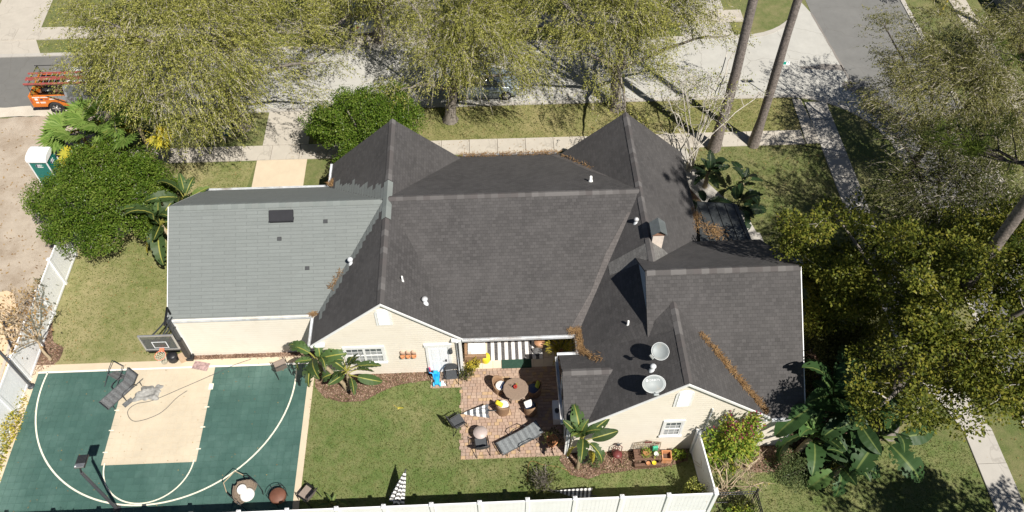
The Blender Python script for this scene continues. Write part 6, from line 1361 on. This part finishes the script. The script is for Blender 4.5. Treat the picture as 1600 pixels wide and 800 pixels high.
bush('shrub', 'low grey green bush in the mulch below the banana plant', (4.0, 14.5), .36, .3, .5, 420, 'hedge', 55, (.05, .11))
bush('shrub', 'small bright green plants between the planter box and the white fence', (7.5, 14.6), .35, .22, .5, 260, 'bougleaf', 56, (.06, .13))
bush('shrub', 'yellow green plants behind the black iron fence', (9.5, 12.0), .6, .3, .7, 700, 'bougleaf', 57); bush('shrub', 'dark shrub inside the corner of the black iron fence', (9.6, 12.25), .5, .25, .8, 500, 'shade', 58)
bush('hedge', 'clipped grey green ground hedge curving round the banana plants', (12.85, 13.85), 1.75, 1.0, .45, 6500, 'hedge', 59, (.05, .10), 'hedge')
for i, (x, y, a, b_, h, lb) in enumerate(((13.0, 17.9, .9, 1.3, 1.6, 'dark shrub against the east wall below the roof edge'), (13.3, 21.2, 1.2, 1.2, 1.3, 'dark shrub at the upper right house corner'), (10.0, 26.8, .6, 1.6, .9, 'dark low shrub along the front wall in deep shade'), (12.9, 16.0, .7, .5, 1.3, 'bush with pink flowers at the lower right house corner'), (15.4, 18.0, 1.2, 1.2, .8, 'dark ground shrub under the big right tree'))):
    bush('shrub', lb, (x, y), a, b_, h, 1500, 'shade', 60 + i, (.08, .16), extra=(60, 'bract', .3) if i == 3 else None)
bush('shrub', 'weedy tuft on the sandy lot beside the white fence', (-21.4, 24.6), .5, .9, .35, 420, 'sparse', 70); bush('shrub', 'dry weedy tuft on the sandy lot by the plank', (-21.3, 21.2), .45, .9, .35, 360, 'dryleaf', 71)
bush('shrub', 'trailing plant in dark pot by the porch post', (-1.25, 18.75), .3, .25, .6, 260, 'shade', 72); bush('shrub', 'variegated yellow plant beside the porch post', (-1.05, 19.1), .26, .26, .5, 240, 'goldleaf', 73); bush('shrub', 'yellow leaved plant at the sofa arm', (-.78, 19.3), .18, .16, .6, 140, 'goldleaf', 74)
bush('shrub', 'shaded leafy plant by the upper patio corner', (3.2, 19.3), .3, .25, .8, 240, 'shade', 75)

# paddle leaved plants: every leaf is a part
def paddle_mesh(L, w, droop, tears, seed, pet=.5):
    r = np.random.default_rng(seed); nu, nv = 8, 16; vs = []; uv = []; fs = []
    def C(s): return np.array([s * L * math.cos(droop * s * .9), 0, -L * .55 * droop * s * s]) + [pet * .9, 0, pet * .35]
    for j in range(nv + 1):
        s = j / nv; prof = max(.02, math.sin(math.pi * min(1, .06 + s * .93)) ** .6) * (1 - .25 * s)
        for i in range(nu + 1):
            u = i / nu * 2 - 1; p = C(s); hw = w * prof * (1 - .25 * tears * (math.sin(j * 2.7 + i * 5 + seed) > .6) * (abs(u) > .55)); vs.append((p[0] + .12 * abs(u) * w, u * hw, p[2] + abs(u) * hw * .38 + .012 * math.sin(j * 2.2 + u * 3))); uv.append((i / nu, s))
    for j in range(nv):
        for i in range(nu):
            if tears and abs(i - nu / 2 + .5) > 1.6 and r.random() < .22 * tears: continue
            fs.append((j * (nu + 1) + i, j * (nu + 1) + i + 1, (j + 1) * (nu + 1) + i + 1, (j + 1) * (nu + 1) + i))
    b = len(vs); pts = [(0, 0, 0), (pet * .45, 0, pet * .24), tuple(C(0)), tuple(C(.12))]
    for q, p in enumerate(pts):
        for k in range(5): a = 2 * math.pi * k / 5; rr = .026 - .005 * q; vs.append((p[0] - rr * .4 * math.sin(a), rr * math.cos(a), p[2] - .01 + rr * math.sin(a))); uv.append((.5, .5))
    for q in range(3):
        for k in range(5): fs.append((b + q * 5 + k, b + q * 5 + (k + 1) % 5, b + (q + 1) * 5 + (k + 1) % 5, b + (q + 1) * 5 + k))
    me = bpy.data.meshes.new('leaf'); me.from_pydata([tuple(map(float, v)) for v in vs], [], fs); ul = me.uv_layers.new(name='UVMap').data
    for lp in me.loops: ul[lp.index].uv = tuple(map(float, uv[lp.vertex_index]))
    for p in me.polygons: p.use_smooth = True
    return me
PM = {}
for mt in ('paddle', 'paddle_mid', 'paddle_shaded', 'paddle_yellow'):
    for k, (L, w, d, te) in enumerate(((1.15, .20, .55, 0), (1.3, .24, .8, .8), (1.0, .19, .35, .3), (1.4, .25, 1.05, 1))):
        me = paddle_mesh(L, w, d, te, 90 + k); me.materials.append(M[mt]); PM[mt, k] = me
def paddle_plant(label, base, h, nl, size, seed, mat='paddle', lean=(0, 0), name='banana_plant', cat='banana plant', dead=0, tilt=(-70, 10), sr=.09, wide=1.15):
    r = random.Random(seed); t = thing(name, label, cat, (*base, 0)); P = [(lean[0] * f ** 1.5, lean[1] * f ** 1.5, h * f) for f in (0, .25, .5, .75, 1)]
    MB().tube(P, [sr * 1.2, sr, sr, sr * .95, sr * .7], 9).build('stem', M['stem'], t)
    for i in range(nl + dead):
        dd = i >= nl; a = i * 2.4 + r.uniform(-.4, .4); ti = r.uniform(*tilt) if not dd else r.uniform(35, 60); s = size * r.uniform(.75, 1.15) * (.8 if dd else 1)
        m = 'paddle_yellow' if dd else mat; z = h - .25 * r.random() - (.3 if dd else 0)
        o = inst(PM[m, r.randrange(4)], 'leaf', t, (lean[0] * max(0.0, z / h) ** 1.5, lean[1] * max(0.0, z / h) ** 1.5, max(.05, z)), (r.uniform(-.7, .7), R(ti), a), (s, s * wide, s))
        if dd: o['label'] = 'yellowed hanging leaf'
    return t
B = paddle_plant
B('large paddle leaved plant at the left garage wall with torn dull leaves', (-14.75, 25.6), 2.3, 20, 1.25, 1, dead=3, lean=(-.95, .9)); B('tall paddle leaved plant behind the garage left corner', (-14.6, 27.2), 2.5, 11, 1.1, 2, lean=(.0, .4))
B('tall leaning paddle plant at the left corner of the cream gable wall', (-6.45, 18.3), 2.15, 13, .92, 3, lean=(-1.05, .35), dead=1, tilt=(-80, 25), wide=1.35); B('shorter paddle plant in front of the gable window', (-6.35, 18.35), 1.15, 14, .9, 4, lean=(.05, .25), tilt=(-65, 25), wide=1.3)
B('banana plant at the lower patio corner with one yellow leaf', (3.3, 14.25), 2.3, 12, .95, 5, lean=(.05, .25), dead=2, tilt=(-86, 5), sr=.07, wide=1.25)
for i, (x, y, h, n, s, lb) in enumerate(((12.9, 15.3, 3.5, 14, 1.5, 'topmost banana plant of the cluster right of the house'), (14.1, 15.0, 2.6, 13, 1.35, 'banana plant in the middle of the cluster, near the big tree trunk'), (15.1, 14.3, 2.0, 12, 1.4, 'rightmost banana plant of the cluster with broad hanging leaves'), (13.7, 13.5, 1.1, 11, 1.05, 'lowest banana plant rising out of the clipped hedge'), (12.5, 14.55, 1.6, 13, 1.2, 'leftmost banana plant of the cluster, closest to the house corner'))):
    B(lb, (x, y), h, n, s, 10 + i, 'paddle_mid', (.15, -.1), dead=1 if i == 3 else 0, wide=1.5, tilt=(-75, 25), sr=.12)
for i, (x, y, h, n, s, lb) in enumerate(((11.4, 29.6, 1.2, 12, .85, 'tall dark paddle plant by the pavement in front of the porch'), (12.6, 27.5, .8, 12, .95, 'dark broad paddle plant right of the front walk'), (10.9, 27.4, .9, 9, .9, 'dark paddle plant between the front wall and the walk'), (13.1, 29.0, .9, 7, .9, 'dark paddle plant at the lawn edge by the front walk'))):
    B(lb, (x, y), h, n, s, 20 + i, 'paddle_shaded', sr=.12, wide=1.3, tilt=(-75, 20))
B('small broad leaved plant in sun at the bottom fence', (-6.65, 13.05), .2, 9, .42, 30, tilt=(-60, -15), name='broadleaf_plant', cat='plant', sr=.04)
B('fallen withered leaf stalk lying on the lawn below the gable', (-4.4, 17.45), .05, 1, .5, 31, 'paddle_yellow', name='fallen_leaf', cat='leaf', tilt=(20, 24), sr=.02)

# fan palms: each fan a part
def fan_mesh(seed, Rr=.78, pet=.75):
    r = np.random.default_rng(seed); n = 24; P = []; D = []; N = []; L = []
    tip = np.array([pet, 0, .25])
    for i in range(n):
        a = R(-125 + 250 * i / (n - 1)); d = np.array([math.cos(a), math.sin(a), .12 - .25 * abs(math.sin(a * .5)) * r.uniform(.5, 1.3)]); P.append(tip); D.append(d); N.append([0, 0, 1] + r.normal(0, .12, 3)); L.append(Rr * r.uniform(.85, 1.1) * (1 - .2 * (abs(a) / 2.2) ** 2))
    V, F = leaves(np.array(P), np.array(D), np.array(N), np.array(L), .19); v2, f2 = leaves(np.array([[0, 0, 0.]]), np.array([tip]), np.array([[0, 0, 1.]]), np.array([np.linalg.norm(tip)]), .05)
    return arr_mesh('fan', np.concatenate([V, v2]), np.concatenate([F, f2 + len(V)]), M['fan'])
FM = [fan_mesh(k) for k in range(3)]; FY = [m.copy() for m in FM]
for m in FY: m.materials[0] = M['fan_yellow']
def fan_palm(label, base, h, n, s, seed, yellow=2):
    r = random.Random(seed); t = thing('fan_palm', label, 'palm', (*base, 0)); MB().tube([(0, 0, 0), (.02, .02, h * .5), (0, 0, h)], [.14, .11, .10], 9).build('trunk', M['stem'], t)
    for i in range(n):
        a = i * 2.4 + r.uniform(-.3, .3); y = i < yellow; ti = r.uniform(25, 50) if y else r.uniform(-65, 12); k = s * r.uniform(.8, 1.2); o = inst((FY if y else FM)[i % 3], 'frond', t, (0, 0, h - .1), (r.uniform(-.35, .35), R(ti), a), (k, k, k))
        if y: o['label'] = 'yellow dying frond'
fan_palm('leftmost fan palm with yellow lower fronds above the portable toilet', (-20.9, 32.5), 2.3, 10, 1.25, 1, 4); fan_palm('fan palm in the middle of the clump below the big oak', (-19.5, 32.4), 3.2, 11, 1.25, 2, 1); fan_palm('fan palm with a bright yellow frond at the right of the privet crown', (-17.3, 31.5), 3.6, 8, 1.2, 3, 2)
# feathery palm in a pot in the porch corner
def feather_mesh(seed, L=.75):
    r = np.random.default_rng(seed); n = 40; s = np.linspace(.15, 1, n); P = np.c_[s * L, 0 * s, .45 * s * L - .5 * L * s ** 2.4]; sg = np.where(np.arange(n) % 2, 1, -1); D = np.c_[np.full(n, .6), sg * .9, r.uniform(-.2, .25, n)]; V, F = leaves(P, D, np.tile([0, 0, 1.], (n, 1)) + r.normal(0, .2, (n, 3)), .24 * (1.15 - s * .7), .03)
    return arr_mesh('feather', V, F, M['goldleaf'])
fm = feather_mesh(1); t = thing('palm_plant', 'yellow feathery palm in a red pot at the right corner of the porch', 'potted palm', (3.02, 19.55, .04)); MB().lathe((0, 0, 0), [(.13, 0), (.2, .32), (.22, .33), (.22, .36), (.18, .36), (0, .33)], 14).build('pot', M['terra'], t)
for i in range(13): inst(fm, 'frond', t, (0, 0, .4), (0, R(-35 + 8 * (i % 4)), i * 2.4), (1.1, 1.1, 1.1))
